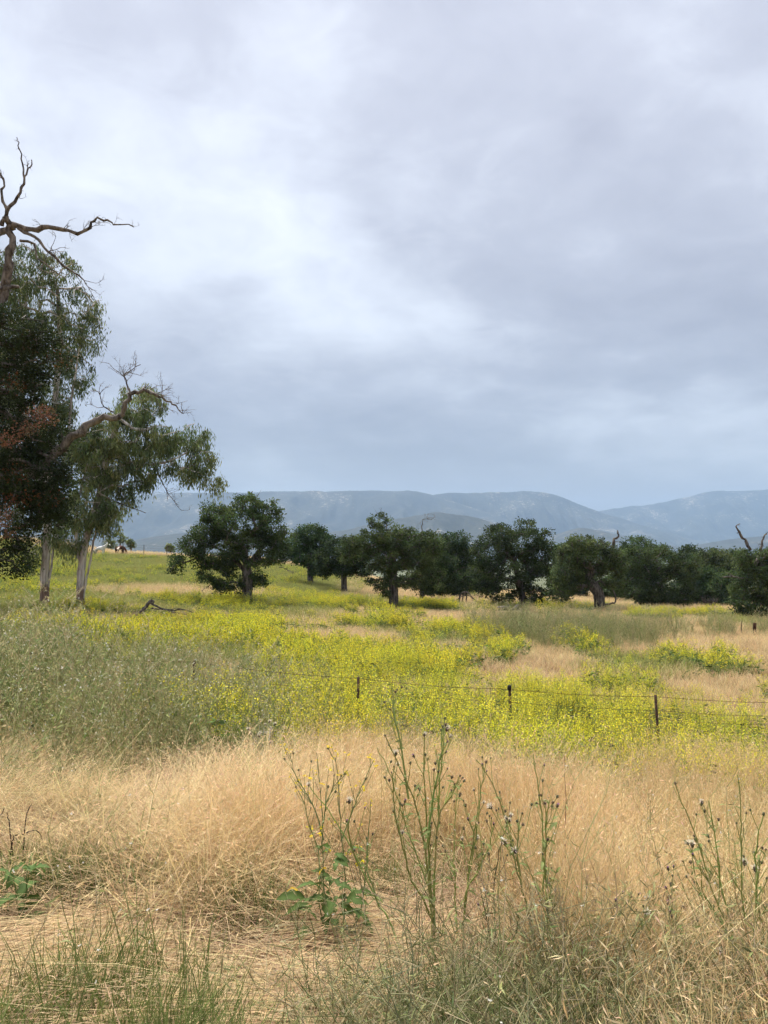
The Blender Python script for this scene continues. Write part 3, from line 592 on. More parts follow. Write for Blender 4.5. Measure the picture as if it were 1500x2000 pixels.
def lowleaf():
    g = Geo(); n = 60; x, y = disc(n, .35); a = U(0, 6.28, n)
    leafquads(g, np.stack([x, y, U(0, .5, n)], 1), np.stack([np.cos(a), np.sin(a), U(-.2, .9, n)], 1), U(.05, .14, n), U(.02, .05, n), cvar((.14, .19, .06), n, .3), .35); return g
template('low_leaf', [lowleaf() for _ in range(3)], M_plant)

def pts_in(x0, x1, y0, y1, dens, fn=None, fan=1.0):
    n = int((x1-x0)*(y1-y0)*dens); x = U(x0, x1, n); y = U(y0, y1, n)
    k = np.abs(x) < y*.52*fan+2.6          # as far to the sides as a step sideways could show
    for cx, cy_, rx, ry in ((10.0, 54.5, 2.3, 6.0), (-12.2, 39.8, 2.0, 2.4), (7.0, 65, 1.6, 2.0)): k &= np.hypot((x-cx)/rx, (y-cy_)/ry) > U(.75, 1.1, n)   # trodden bare round the fallen wood
    x, y = x[k], y[k]
    if fn is not None:
        k = rng.random(len(x)) < fn(x, y); x, y = x[k], y[k]
    return x, y
def flow(x, y): return 6.28*fbm(x*.28, y*.28, 77, 2)*1.6+.6
# foreground dry grass
lodge = lambda x, y: np.clip(sm(.45, .58, fbm(x*.55+7, y*.55, 66, 3))*(1-sm(.3, 2.2, x))*(1-sm(5.2, 7.5, y))+ell(x, y, -1.6, 3.6, .8, .6)+ell(x, y, -.4, 2.9, .5, .35), 0, 1)
notgreen = lambda x, y: (.12+.88*sm(.36, .52, fbm(x*1.7, y*1.7, 88, 3)))*(1-.75*z_green(x, y)*(y < 8))*(1-.45*z_tangle(x, y))*(1-sm(-.6, 4.2, y-front(x, y)))
x, y = pts_in(-8, 9, 1.2, 14.5, 17, lambda x, y: notgreen(x, y)*(1-lodge(x, y))*sm(-.9, .9, x+(fbm(x, y, 8, 3)-.5)*4.2+.7))
sc3 = U(.75, 1.25, len(x))*(.45+1.0*fbm(x*.7, y*.7, 12, 3))
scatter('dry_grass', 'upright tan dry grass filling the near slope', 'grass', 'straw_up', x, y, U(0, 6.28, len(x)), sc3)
x, y = pts_in(-8, 9, 1.2, 14.5, 15, lambda x, y: notgreen(x, y)*(1-lodge(x, y))*(1-sm(-.9, .9, x+(fbm(x, y, 8, 3)-.5)*3.4-1.2)*.72))
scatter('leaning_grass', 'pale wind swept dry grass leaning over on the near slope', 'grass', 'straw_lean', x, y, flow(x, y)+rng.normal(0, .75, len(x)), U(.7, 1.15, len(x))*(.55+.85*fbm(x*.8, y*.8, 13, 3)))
x, y = pts_in(-8, 6, 1.2, 9.5, 24, lambda x, y: notgreen(x, y)*lodge(x, y))
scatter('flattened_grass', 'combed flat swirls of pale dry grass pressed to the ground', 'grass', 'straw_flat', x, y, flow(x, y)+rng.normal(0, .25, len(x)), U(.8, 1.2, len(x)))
x, y = pts_in(-8, 10, 1.2, 13, 8)
scatter('thatch', 'brown dead thatch lying under the near grass', 'thatch', 'thatch', x, y, U(0, 6.28, len(x)), U(.8, 1.3, len(x)))
# dry grass farther out
x, y = pts_in(-20, 45, 8.5, 60, 6.5, lambda x, y: np.clip(1-z_mustard(x, y)*.8-z_grey(x, y)*.55-z_green(x, y)*.5, 0, 1))
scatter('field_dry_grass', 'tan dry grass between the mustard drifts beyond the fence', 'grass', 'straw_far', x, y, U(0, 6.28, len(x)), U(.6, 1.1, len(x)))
x, y = pts_in(-70, 60, 55, 118, 2.2, lambda x, y: np.clip(1-z_mustard(x, y)-z_green(x, y), 0, 1))
scatter('ridge_dry_grass', 'pale dry grass along the ridge and under the far oaks', 'grass', 'straw_far', x, y, U(0, 6.28, len(x)), U(.9, 1.6, len(x)))
# meadow grass on the slope
x, y = pts_in(-70, 45, 20, 104, 3.8, lambda x, y: np.clip(z_green(x, y)+.55*z_mustard(x, y), 0, 1)*(y > 20))
scatter('meadow_grass', 'olive green meadow grass on the slope below the horses', 'grass', 'meadow', x, y, U(0, 6.28, len(x)), U(.8, 1.5, len(x)))
x, y = pts_in(-6, 6, 1.2, 12, 30, lambda x, y: z_green(x, y)*(y < 8)+.12*sm(.4, .6, fbm(x*1.2, y*1.2, 89, 3)))
scatter('green_grass', 'short fresh green grass showing through the dry grass', 'grass', 'green', x, y, U(0, 6.28, len(x)), U(.6, 1.1, len(x)))
# mustard
x, y = pts_in(-8, 14, 9, 23, 8.5, lambda x, y: z_mustard(x, y)*(.5+.5*sm(.36, .52, fbm(x*.5, y*.5, 81, 3))))
hsc = np.interp(y-front(x, y), [0, 3], [.5, .95])*U(.6, 1.15, len(x))*np.interp(x, [-1, 2], [1, .88])
scatter('mustard_drift', 'yellow flowering mustard massed along the wire fence', 'mustard', 'mustard_near', x, y, U(0, 6.28, len(x)), hsc)
x, y = pts_in(-26, 32, 21, 64, 4.2, lambda x, y: z_mustard(x, y)*(.25+.75*sm(.36, .55, fbm(x*.33, y*.28, 82, 3))))
scatter('mustard_meadow', 'bright yellow mustard drifts in the middle of the meadow', 'mustard', 'mustard_far', x, y, U(0, 6.28, len(x)), U(.6, 1.1, len(x))*(.55+.8*fbm(x*.3, y*.3, 71, 3)))
x, y = pts_in(-60, 20, 40, 100, 1.7, lambda x, y: np.clip(z_mustard(x, y)+z_green(x, y)*.25, 0, 1)*sm(.3, .6, fbm(x*.18, y*.12, 86, 3)))
scatter('mustard_slope', 'thin yellow green mustard over the hillside', 'mustard', 'mustard_pale', x, y, U(0, 6.28, len(x)), U(.7, 1.2, len(x)))
x, y = pts_in(-9, 14, 9.3, 34, 1.6, lambda x, y: np.clip(z_mustard(x, y)*(1-.6*sm(0, 3, y-front(x, y)-.6)*(y < 20))+.06, 0, 1))
scatter('low_leaves', 'dark green leafy undergrowth at the foot of the mustard', 'weeds', 'low_leaf', x, y, U(0, 6.28, len(x)), U(.6, 1.2, len(x)))
# grey weeds
x, y = pts_in(-14, 5, 6.5, 20, 8.5, lambda x, y: z_grey(x, y)*(.35+.65*sm(.38, .52, fbm(x*.8, y*.8, 83, 3))))
hsc = np.interp(x, [-9, -5, -1.5, 2], [1.25, 1.1, .72, .5])*np.interp(y-front(x, y), [-1.6, 0, 3.2], [.22, .42, 1])*U(.55, 1.2, len(x))
scatter('grey_weeds', 'tall grey green weeds with pale seed heads massed before the fence', 'weeds', 'grey_weed', x, y, U(0, 6.28, len(x)), hsc)
x, y = pts_in(2, 24, 30, 46, 3.2, lambda x, y: z_grey(x, y))
scatter('stalk_weeds', 'upright dull green stalks standing in front of the snag oak', 'weeds', 'stalk_weed', x, y, U(0, 6.28, len(x)), U(.6, 1.0, len(x)))
x, y = pts_in(-1.5, 5, 1.2, 6, 110, lambda x, y: z_tangle(x, y)*(.4+.6*sm(.38, .55, fbm(x*2, y*2, 84, 3))))
scatter('weed_tangle', 'tangled silvery green weeds at the feet of the thistles', 'weeds', 'tangle', x, y, U(0, 6.28, len(x)), U(.7, 1.25, len(x)))

x, y = pts_in(-6, 7, 2.2, 9.5, 7.5, lambda x, y: np.clip(.10+.85*sm(-.1, 1.0, x)*(1-sm(3.6, 6.5, y))+.3*sm(5, 8, y), 0, 1)*sm(.3, .6, fbm(x*.9, y*.9, 90, 3)))
scatter('thin_weeds', 'thin wiry weeds with small heads scattered through the near dry grass', 'weeds', 'thin_weed', x, y, U(0, 6.28, len(x)), U(.55, 1.25, len(x)))

# ------------------------------------------------------------------ wire fence
fence = [(380, 1290), (700, 1322), (995, 1343), (1280, 1357)]
FY = 13.2
tops = [at(px, py, FY) for px, py in fence]
tops = [tops[0]*2-tops[1]]+tops+[tops[-1]*2-tops[-2]+np.array([.2, .1, .0])]
for t_ in tops[:1]: t_[2] = float(gz(t_[0], t_[1]))+1.25
root = thing('wire_fence', (0, FY, float(gz(0, FY))), 'rusty wire mesh fence on thin metal posts running through the mustard', 'fence'); O = np.array(root.location)
def post(tp, lean, cap, paint):
    b_ = np.array([tp[0]-lean, tp[1], float(gz(tp[0], tp[1]))-.25]); h = tp[2]-b_[2]; ax = nrm(tp-b_); g = Geo()
    for (x0, x1, y0, y1) in ((-.024, .024, -.003, .003), (-.004, .004, .003, .034)):
        c8 = np.array([[x, y, 0] for x, y in ((x0, y0), (x1, y0), (x1, y1), (x0, y1))]); V = np.vstack([c8+b_, c8+tp])-O
        g.add(V, [[0, 3, 2, 1], [4, 5, 6, 7], [0, 1, 5, 4], [1, 2, 6, 5], [2, 3, 7, 6], [3, 0, 4, 7]])
    for k in range(int(h/.06)):
        p = b_+ax*(k*.06+.03)-O; r = .007; V = p+np.array([[x*r, -.003-yy, z*r] for yy in (0, .009) for x, z in ((-1, -1), (1, -1), (1, 1), (-1, 1))])
        g.add(V, [[4, 5, 6, 7], [0, 1, 5, 4], [1, 2, 6, 5], [2, 3, 7, 6], [3, 0, 4, 7]])
    po = g.obj('fence_post', M_metal, root)
    if cap:
        g = Geo(); q = np.array([[0, -.05], [.03, -.045], [.037, -.01], [.034, .03], [.018, .045], [0, .047]]); n = 10
        th = np.linspace(0, 2*np.pi, n, endpoint=False); V = np.stack([np.stack([r*np.cos(th), r*np.sin(th), 0*th+z], 1) for r, z in q]).reshape(-1, 3)+tp-O
        F = [[i*n+j, i*n+(j+1) % n, (i+1)*n+(j+1) % n, (i+1)*n+j] for i in range(5) for j in range(n)]
        g.add(V, F); g.obj('post_cap', M_black, po, True)
M_black = barkmat('black_plastic', (.012, .012, .013), (.025, .025, .027), 12, 1, .1)
for k, (tp, ln, cp) in enumerate(zip(tops, (.0, .03, .02, -.06, -.07, .0), (0, 0, 0, 1, 0, 0))): post(tp, ln, cp, 0)
def wire(zf, r, name, sag):
    g = Geo(); P = []
    for a_, b_ in zip(tops[:-1], tops[1:]):
        for f in np.linspace(0, 1, 9)[:-1]:
            p = a_*(1-f)+b_*f; p = p.copy(); gzl = float(gz(p[0], p[1])); p[2] = gzl+(p[2]-gzl)*zf-sag*math.sin(math.pi*f); p[1] -= .02; P.append(p)
    P.append(tops[-1]*1.); tube(g, np.array(P[:-1])-O, r, 4, (1, 1, 1), 0, False)
    return g, np.array(P[:-1])
g, PW = wire(.98, .0032, 'top_wire', .035)
for k in range(0, len(PW)*5):                 # barbs
    f = k/5; i = int(f); 
    if i+1 >= len(PW): break
    p = PW[i]*(1-f+i)+PW[i+1]*(f-i)-O
    tube(g, [p+np.array([.0, -.004, -.022]), p+np.array([.006, .004, .022])], .0018, 3, (1, 1, 1), 0, False)
g.obj('barbed_wire', M_metal, root)
gm_ = Geo()
for zf in np.linspace(.04, .80, 8):
    g2, _ = wire(zf, .0026, 'w', .02); gm_.add(np.concatenate(g2.V), np.concatenate(g2.F))
for a_, b_ in zip(tops[:-1], tops[1:]):
    for f in np.arange(0, 1, .055):
        p = a_*(1-f)+b_*f; zl = float(gz(p[0], p[1])); h = p[2]-zl; sg = .02*math.sin(math.pi*f)
        tube(gm_, np.array([[p[0], p[1]-.02, zl+h*.02], [p[0]+rng.normal(0, .01), p[1]-.02, zl+h*.42-sg], [p[0]+rng.normal(0, .008), p[1]-.02, zl+h*.80-sg]])-O, .002, 3, (1, 1, 1), 0, False)
tag(gm_.obj('wire_mesh', M_metal, root), kind='stuff')

# far fence along the ridge
rp = [at(px, 1083, 103) for px in (281, 326, 372, 240)]; rp.sort(key=lambda q: q[0])
root = thing('ridge_fence', (rp[0][0], 103, float(gz(rp[0][0], 103))), 'sparse wire fence on thin posts along the ridge near the grazing horse', 'fence'); O = np.array(root.location); tp_ = []
for q in rp:
    b_ = np.array([q[0], 103., float(gz(q[0], 103))]); g = Geo(); tube(g, np.array([b_+[0, 0, -.3], b_+[0, 0, .8], b_+[.02, 0, 1.65]])-O, .05, 6); g.obj('fence_post', M_oakbark, root); tp_.append(b_)
for zf in (.8, 1.2, 1.55):
    g = Geo(); tube(g, np.array([q+[0, -.05, zf] for q in tp_])-O, .006, 4); g.obj('fence_wire', M_metal, root)
# short post in the right of the field
b_ = at(1474, 1250, 39); zb = float(gz(b_[0], b_[1]))
root = thing('wooden_post', (b_[0], b_[1], zb), 'short brown weathered post standing alone in the tan grass', 'post')
g = Geo(); tube(g, [(0, 0, -.2), (0, 0, .3), (.01, 0, .5), (.015, 0, .74)], [.1, .095, .09, .085], 9, (.9, .6, .5), .15); g.obj('post', M_deadwood, root, True)
g = Geo(); tube(g, [(-.62, .2, -.1), (-.6, .2, .4), (-.55, .2, .85)], [.03, .025, .015], 6, (.9, .7, .6), .1); g.obj('stake', M_deadwood, root, True)

# ------------------------------------------------------------------ fallen wood
def fallen(name, label, loc_px, d, lines, cat='branch', mat=None):
    c = at(loc_px[0], loc_px[1], d); zb = float(gz(c[0], c[1])); root = thing(name, (c[0], c[1], zb), label, cat); O = np.array([c[0], c[1], zb])
    for nm, pts, ra, rb, dep in lines:
        P = smooth_line(np.array([at(q[0], q[1], d+dep*k) for k, q in enumerate(pts)]), 4, .015)-O
        g = Geo(); tube(g, P, np.linspace(ra, rb, len(P)), 7, (1, 1, 1), .25); T = nrm(np.gradient(P, axis=0))
        g.obj(nm, mat or M_oakbark, root, True)
    return root
fallen('fallen_branch', 'dark fallen branch lying in yellow mustard beside the hollow oak', (320, 1200), 41, [('stub', [(273, 1198), (284, 1186), (290, 1178), (298, 1172)], .10, .09, .05), ('limb', [(292, 1176), (312, 1187), (335, 1192), (358, 1190), (386, 1200)], .06, .02, .1), ('limb', [(296, 1188), (318, 1190), (340, 1196), (372, 1202)], .04, .014, -.1), ('twig', [(330, 1192), (350, 1188), (378, 1197)], .025, .012, .1), ('twig', [(335, 1194), (350, 1203), (362, 1206)], .022, .01, 0), ('fork', [(297, 1173), (301, 1175), (298, 1179)], .06, .04, 0)])
fallen('fallen_logs', 'weathered fallen logs and snags beside the broad oak trunk', (1005, 1192), 59, [('log', [(972, 1190), (985, 1187), (1000, 1191), (1040, 1192)], .22, .14, .1), ('snag', [(1003, 1192), (1008, 1186), (1013, 1182)], .2, .12, .1), ('snag', [(996, 1192), (993, 1180), (990, 1176)], .06, .02, .1), ('snag', [(962, 1190), (957, 1182), (953, 1178)], .05, .02, .1), ('log', [(1022, 1192), (1032, 1190), (1042, 1187)], .14, .08, .1)], 'logs', M_deadwood)
g0 = fallen('brush_heap', 'arched heap of dead brush under the shaded oaks', (905, 1178), 66, [('branch', [(897, 1176), (899, 1162), (908, 1156), (918, 1160), (924, 1174)], .08, .03, .1), ('branch', [(903, 1177), (905, 1162), (912, 1158), (928, 1172)], .06, .02, -.1), ('branch', [(910, 1176), (911, 1166), (909, 1158)], .07, .04, .05), ('branch', [(888, 1176), (900, 1166), (915, 1163), (932, 1176)], .05, .02, .2)], 'brush', M_deadwood)
# dry pale bush under the far trees
c = at(1386, 1190, 72); zb = float(gz(c[0], c[1])); root = thing('dry_bush', (c[0], c[1], zb), 'pale grey dry bush in front of the dark tree row', 'bush')
g = Geo()
for k in range(160):
    a = U(0, 6.28); dr = nrm(np.array([math.cos(a)*.55, math.sin(a)*.55, 1.])); l = U(.7, 1.7); tube(g, [rng.normal(0, .12, 3)*[1, 1, 0], dr*l*.5+rng.normal(0, .06, 3), dr*l+rng.normal(0, .12, 3)], [.02, .014, .008], 3, cvar((1.5, 1.4, 1.25), 1, .2)[0]*.7, 0, False)
g.obj('twigs', M_deadwood, root)

# ------------------------------------------------------------------ horses
def skin(name, V, E, rad, mat, parent=None, lvl=2):
    me = bpy.data.meshes.new(name); me.from_pydata([tuple(v) for v in V], E, []); o = link(name, me, parent)
    me.materials.append(mat)
    md = o.modifiers.new('skin', 'SKIN'); md.use_smooth_shade = True
    for k, sv in enumerate(me.skin_vertices[0].data):
        q = rad[k]; sv.radius = (q, q) if not isinstance(q, tuple) else q; sv.use_root = (k == 0)
    o.modifiers.new('sub', 'SUBSURF').render_levels = lvl; o.modifiers['sub'].levels = lvl
    return o
def coatmat(name, c1, c2, th):
    m, t, b = newmat(name); tcn = t.nodes.new('ShaderNodeTexCoord'); n = noise_(tcn.outputs['Object'], 1.5, 2, .5, t)
    r = t.nodes.new('ShaderNodeValToRGB'); t.links.new(n, r.inputs[0]); e = r.color_ramp.elements; e[0].position = th-.02; e[1].position = th+.02; e[0].color = (*c1, 1); e[1].color = (*c2, 1)
    t.links.new(r.outputs[0], b.inputs['Base Color']); return m
def horse(label, px, py, d, rz, graze, mat, hair):
    c = at(px, py, d); zb = float(gz(c[0], c[1])); root = thing('horse', (c[0], c[1], zb), label, 'horse', 'horses on the ridge'); root.rotation_euler.z = rz
    V = [(-.55, 0, 1.18), (-.2, 0, 1.12), (.25, 0, 1.10), (.55, 0, 1.16)]; rad = [.29, .30, .30, .26]; E = [(0, 1), (1, 2), (2, 3)]
    nk = [(.8, 0, 1.42), (1.02, 0, 1.68), (1.12, 0, 1.80), (1.28, 0, 1.70), (1.52, 0, 1.48)] if not graze else [(.85, 0, 1.0), (1.1, 0, .68), (1.2, 0, .45), (1.28, 0, .3), (1.38, 0, .08)]
    p = 3
    for v, r in zip(nk, (.19, .13, .13, .115, .07)): V.append(v); rad.append(r); E.append((p, len(V)-1)); p = len(V)-1
    for s_ in (-1, 1):
        for ch, root_i in (([(-.58, .16*s_, .85), (-.48, .16*s_, .68), (-.70, .16*s_, .48), (-.66, .16*s_, .12), (-.60, .16*s_, .03)], 0), ([(.52, .15*s_, .85), (.53, .15*s_, .50), (.52, .15*s_, .14), (.56, .15*s_, .03)], 3)):
            p = root_i
            for v, r in zip(ch, (.17, .10, .065, .05, .06) if root_i == 0 else (.12, .07, .048, .06)): V.append(v); rad.append(r); E.append((p, len(V)-1)); p = len(V)-1
    skin('body', V, E, rad, mat, root)
    h = np.array(nk[2]); 
    for s_ in (-1, 1):
        g = Geo(); e0 = h+np.array([-.02, .07*s_, .08]); g.add([e0+[-.03, 0, 0], e0+[.03, 0, 0], e0+[0, .04*s_, 0], e0+[0, .01*s_, .14]], [[0, 1, 3], [1, 2, 3], [2, 0, 3], [0, 2, 1]]); g.obj('ear', mat, root)
    g = Geo(); nkp = np.array([V[3]]+nk[:3]); n = 60
    f = U(0, 1, n); P0 = np.stack([np.interp(f*3, range(4), nkp[:, i]) for i in range(3)], 1)+np.array([-.08, 0, .14]) if not graze else np.stack([np.interp(f*3, range(4), nkp[:, i]) for i in range(3)], 1)+np.array([.05, 0, .12])
    leafquads(g, P0, np.stack([U(-.2, .1, n), rng.normal(0, .5, n), -np.ones(n)], 1), .26, .06, cvar(hair, n, .1)); g.obj('mane', M_solid, root)
    g = Geo()
    for k in range(12): tube(g, [(-.80, 0, 1.30), (-.92, rng.normal(0, .03), 1.12), (-.92+rng.normal(0, .03), rng.normal(0, .05), .8), (-.88+rng.normal(0, .03), rng.normal(0, .05), .5)], [.03, .035, .03, .012], 5, hair, 0, False)
    g.obj('tail', M_solid, root)
M_white = coatmat('white_coat', (.62, .59, .54), (.75, .73, .69), .5); M_pinto = coatmat('pinto_coat', (.085, .035, .02), (.70, .62, .52), .60)
horse('white horse standing with raised head on the ridge behind the eucalyptus', 195, 1078, 100, R(-8), False, M_white, (.7, .68, .63))
horse('brown and white horse grazing on the ridge', 235, 1081, 103, R(68), True, M_pinto, (.06, .03, .02))

# ------------------------------------------------------------------ foreground plants
def lobed_leaf(L, W, col, lob=4, amp=.45, curl=.25):
    g = Geo(); n = 13; t = np.linspace(0, 1, n); w_ = W*np.sin(np.pi*np.clip(t*.96+.02, 0, 1))**.8*(1-amp*(.5+.5*np.cos(2*np.pi*lob*t)))*.5+.0015
    mid = np.stack([t*L, 0*t, .18*L*np.sin(t*2.2)-curl*L*t*t], 1); lf = mid+np.stack([-.1*w_, w_, .35*w_], 1); rt = mid+np.stack([-.1*w_, -w_, .35*w_], 1)
    V = np.concatenate([mid, lf, rt]); F = [[i, i+1, n+i+1, n+i] for i in range(n-1)]+[[i, 2*n+i, 2*n+i+1, i+1] for i in range(n-1)]
    c = np.concatenate([np.tile(np.array(col)*1.35, (n, 1)), np.tile(col, (2*n, 1))]); g.add(V, F, c); return g
ML = {'thistle_leaf': [lobed_leaf(U(.05, .09), .02, (.17, .21, .07), 5, .7, .3).mesh('leaf', M_plant) for _ in range(3)],
      'mustard_leaf': [lobed_leaf(U(.12, .17), U(.06, .09), (.085, .135, .035), 3, .4, .45).mesh('leaf', M_plant) for _ in range(4)],
      'yellow_leaf': [lobed_leaf(.12, .07, (.45, .30, .03), 3, .3, .5).mesh('leaf', M_plant)]}
def lathe(prof, n, c):
    g = Geo(); th = np.linspace(0, 2*np.pi, n, endpoint=False); V = np.stack([np.stack([r*np.cos(th), r*np.sin(th), 0*th+z], 1) for r, z in prof]).reshape(-1, 3)
    g.add(V, [[i*n+j, i*n+(j+1) % n, (i+1)*n+(j+1) % n, (i+1)*n+j] for i in range(len(prof)-1) for j in range(n)], c); return g
def head(kind):
    g = lathe([(.0015, -.012), (.006, -.008), (.0085, 0), (.007, .008), (.0035, .013), (.001, .014)], 7, (.10, .085, .055) if kind != 'bud' else (.12, .13, .07))
    n = 18; a = U(0, 6.28, n); z = U(-.006, .008, n)
    leafquads(g, np.stack([.007*np.cos(a), .007*np.sin(a), z], 1), np.stack([np.cos(a), np.sin(a), U(.1, .9, n)], 1), U(.006, .013, n), .0025, cvar((.16, .12, .06), n, .3), .1)
    if kind == 'seed':
        n = 60; v = nrm(rng.normal(size=(n, 3))+[0, 0, .7]); leafquads(g, np.tile([0, 0, .008], (n, 1)), v, U(.014, .026, n), .0028, cvar((.82, .74, .60), n, .08), .1)
    if kind == 'flower':
        n = 26; v = nrm(rng.normal(size=(n, 3))*[.6, .6, .3]+[0, 0, 1]); leafquads(g, np.tile([0, 0, .010], (n, 1)), v, U(.010, .016, n), .003, cvar((.36, .15, .40), n, .15), .1)
    if kind == 'dry':
        n = 20; v = nrm(rng.normal(size=(n, 3))*[1, 1, .4]+[0, 0, .5]); leafquads(g, np.tile([0, 0, .004], (n, 1)), v, U(.012, .02, n), .005, cvar((.30, .20, .12), n, .3), .2)
    return g.mesh('flower_head', M_solid)
MH = {k: [head(k) for _ in range(3)] for k in ('bud', 'seed', 'flower', 'dry')}
def petals():
    g = Geo(); a = np.arange(4)*np.pi/2+.3; leafquads(g, np.zeros((4, 3)), np.stack([np.cos(a), np.sin(a), 0*a+.15], 1), .011, .010, (.82, .66, .03), .15)
    g2 = lathe([(.0006, -.012), (.0018, -.004), (.001, .003)], 5, (.35, .42, .06)); g.add(np.concatenate(g2.V), g2.F[0], (.35, .42, .06)); return g.mesh('flower', M_plant)
MF = [petals() for _ in range(2)]
def cluster(n=6):
    g = Geo()
    for k in range(n):
        o = rng.normal(0, .013, 3)*[1, 1, .7]; a = np.arange(4)*np.pi/2+U(0, 1.5); ti = rng.normal(0, .4, 2)
        leafquads(g, np.tile(o, (4, 1)), np.stack([np.cos(a), np.sin(a), .2+ti[0]*np.cos(a)+ti[1]*np.sin(a)], 1), .012, .0115, cvar((.85, .68, .03), 4, .06), .1)
    return g.mesh('flower', M_plant)
MC = [cluster(rng.integers(3, 7)) for _ in range(4)]
def eul(v, roll=None):
    v = nrm(np.asarray(v, float)); return (0, math.acos(max(-1, min(1, v[2]))), math.atan2(v[1], v[0]))
def plant(name, label, cat, base_px, d, stems, r0, col, sub, heads, nleaf, leafkind, leafscale=1., group=None, subL=(.10, .34), zrange=(.0, .85), headscale=1., straight=False):
    """stems traced from the photograph at distance d, spread in depth; side branches and heads added along them"""
    c = at(base_px[0], base_px[1], d); zb = float(gz(c[0], c[1])); O = np.array([c[0], c[1], zb]); root = thing(name, O, label, cat, group)
    g = Geo(); ends = []; nodes = []
    for q in stems:
        P = np.array([at(px, py, d) for px, py in q])-O; m = len(P)
        if q[0][1] >= base_px[1]-25: P[0] = [P[0, 0]*.5, 0, -.04]
        dep = U(-.16, .16); P[:, 1] += dep*np.linspace(0, 1, m)**1.2*(m > 2)
        P = smooth_line(P, 4, .003); n = len(P); r = np.linspace(r0, r0*.42, n)*U(.8, 1.1); tube(g, P, r, 5, cvar(col, 1, .12)[0], .15, True)
        T = nrm(np.gradient(P, axis=0)); ends.append((P[-1], T[-1])); nodes += [(P[i], T[i], i/n) for i in range(n)]
        for k in range(sub):
            f = U(.3, .97); i = int(f*(n-1)); a = U(0, 6.28); dr = nrm(T[i]*1.2+np.array([math.cos(a)*.8, math.sin(a)*.8, .25])); l = U(*subL)*(1.25-f)
            e1 = P[i]+dr*l*.5; dr2 = nrm(dr+np.array([0, 0, .35])+rng.normal(0, .12, 3)); e2 = e1+dr2*l*.5
            B_ = smooth_line(np.array([P[i], e1, e2]), 3); tube(g, B_, np.linspace(r[i]*.55, r0*.28, len(B_)), 4, cvar(col, 1, .15)[0], 0, False); ends.append((e2, dr2)); nodes += [(B_[j], dr, f) for j in range(2, len(B_))]
    g.obj('stem', M_solid, root, True)
    for p, t_ in ends:
        k = rng.choice(len(heads), p=[h[1] for h in heads]); nm, meshes = heads[k][0], heads[k][2]
        if meshes is None: continue
        link(nm, meshes[rng.integers(len(meshes))], root, p, eul(t_+rng.normal(0, .15, 3)), headscale*U(.42, .8)*(1.45 if nm == 'seed_head' else 1))
    for k in range(nleaf):
        cand = [n_ for n_ in nodes if zrange[0] <= n_[2] <= zrange[1]]; p, t_, f = cand[rng.integers(len(cand))]; a = U(0, 6.28)
        lk = leafkind if rng.random() > .02 or leafkind != 'mustard_leaf' else 'yellow_leaf'
        o = link('leaf', ML[lk][rng.integers(len(ML[lk]))], root, p, (rng.normal(0, .4), U(-.7, .35), a), leafscale*U(.6, 1.25)*(1.15-.6*f))
    return root
TH = [('bud', .33, MH['bud']), ('seed_head', .07, MH['seed']), ('flower_head', .08, MH['flower']), ('dry_head', .17, MH['dry']), ('none', .35, None)]
GR = (.25, .29, .085); GR2 = (.25, .27, .12)
plant('thistle', 'tallest branching green thistle with pale seed heads rising from the dry grass', 'thistle', (846, 1885), 4.2,
      [[(846, 1885), (842, 1790), (836, 1735), (812, 1670), (796, 1630), (780, 1576), (760, 1515), (736, 1470)], [(846, 1880), (843, 1770), (832, 1680), (820, 1600), (806, 1550), (782, 1490), (752, 1425)], [(848, 1880), (844, 1760), (838, 1680), (834, 1600), (828, 1520), (830, 1440)], [(849, 1880), (848, 1750), (852, 1650), (858, 1560), (864, 1480), (870, 1405)],
       [(846, 1800), (820, 1745), (800, 1710), (786, 1650), (772, 1590), (765, 1510)], [(849, 1700), (856, 1600), (880, 1560), (900, 1520)], [(836, 1640), (845, 1560), (858, 1480), (862, 1412)], [(798, 1560), (785, 1470), (770, 1400), (766, 1355)]], .0064, GR, 11, TH, 80, 'thistle_leaf', 1.15)
plant('thistle', 'slender thistle with bundled upright stems just right of the tallest thistle', 'thistle', (896, 1875), 4.25,
      [[(896, 1875), (905, 1800), (914, 1735), (926, 1650), (936, 1590), (946, 1545), (955, 1500)], [(898, 1860), (908, 1780), (920, 1700), (934, 1620), (940, 1560), (938, 1510)], [(897, 1870), (890, 1760), (888, 1680), (890, 1600), (896, 1545)], [(912, 1740), (935, 1690), (955, 1640), (960, 1600)]], .0058, GR, 9, TH, 20+26, 'thistle_leaf', 1.1)
plant('thistle', 'long leaning thistle stem crossing in front of the leafy mustard plant', 'thistle', (792, 1868), 4.1, [[(792, 1868), (760, 1800), (740, 1770), (700, 1690), (670, 1640), (640, 1595), (600, 1545)], [(700, 1690), (680, 1620), (690, 1570)], [(740, 1770), (718, 1700), (716, 1640)]], .0055, GR, 4, TH, 16, 'thistle_leaf', 1.1)
plant('thistle', 'forked thistle with dark buds in front of the orange dry grass', 'thistle', (1052, 1960), 3.75, [[(1052, 1960), (1046, 1860), (1040, 1800), (1018, 1730), (1004, 1660), (985, 1590), (968, 1545), (936, 1498)], [(1054, 1950), (1060, 1840), (1067, 1760), (1058, 1680), (1054, 1600), (1046, 1530), (1036, 1465)], [(1018, 1730), (1008, 1640), (1015, 1580)], [(1060, 1740), (1064, 1660), (1060, 1590), (1064, 1545)]], .0056, GR, 9, TH, 20+30, 'thistle_leaf', 1.1)
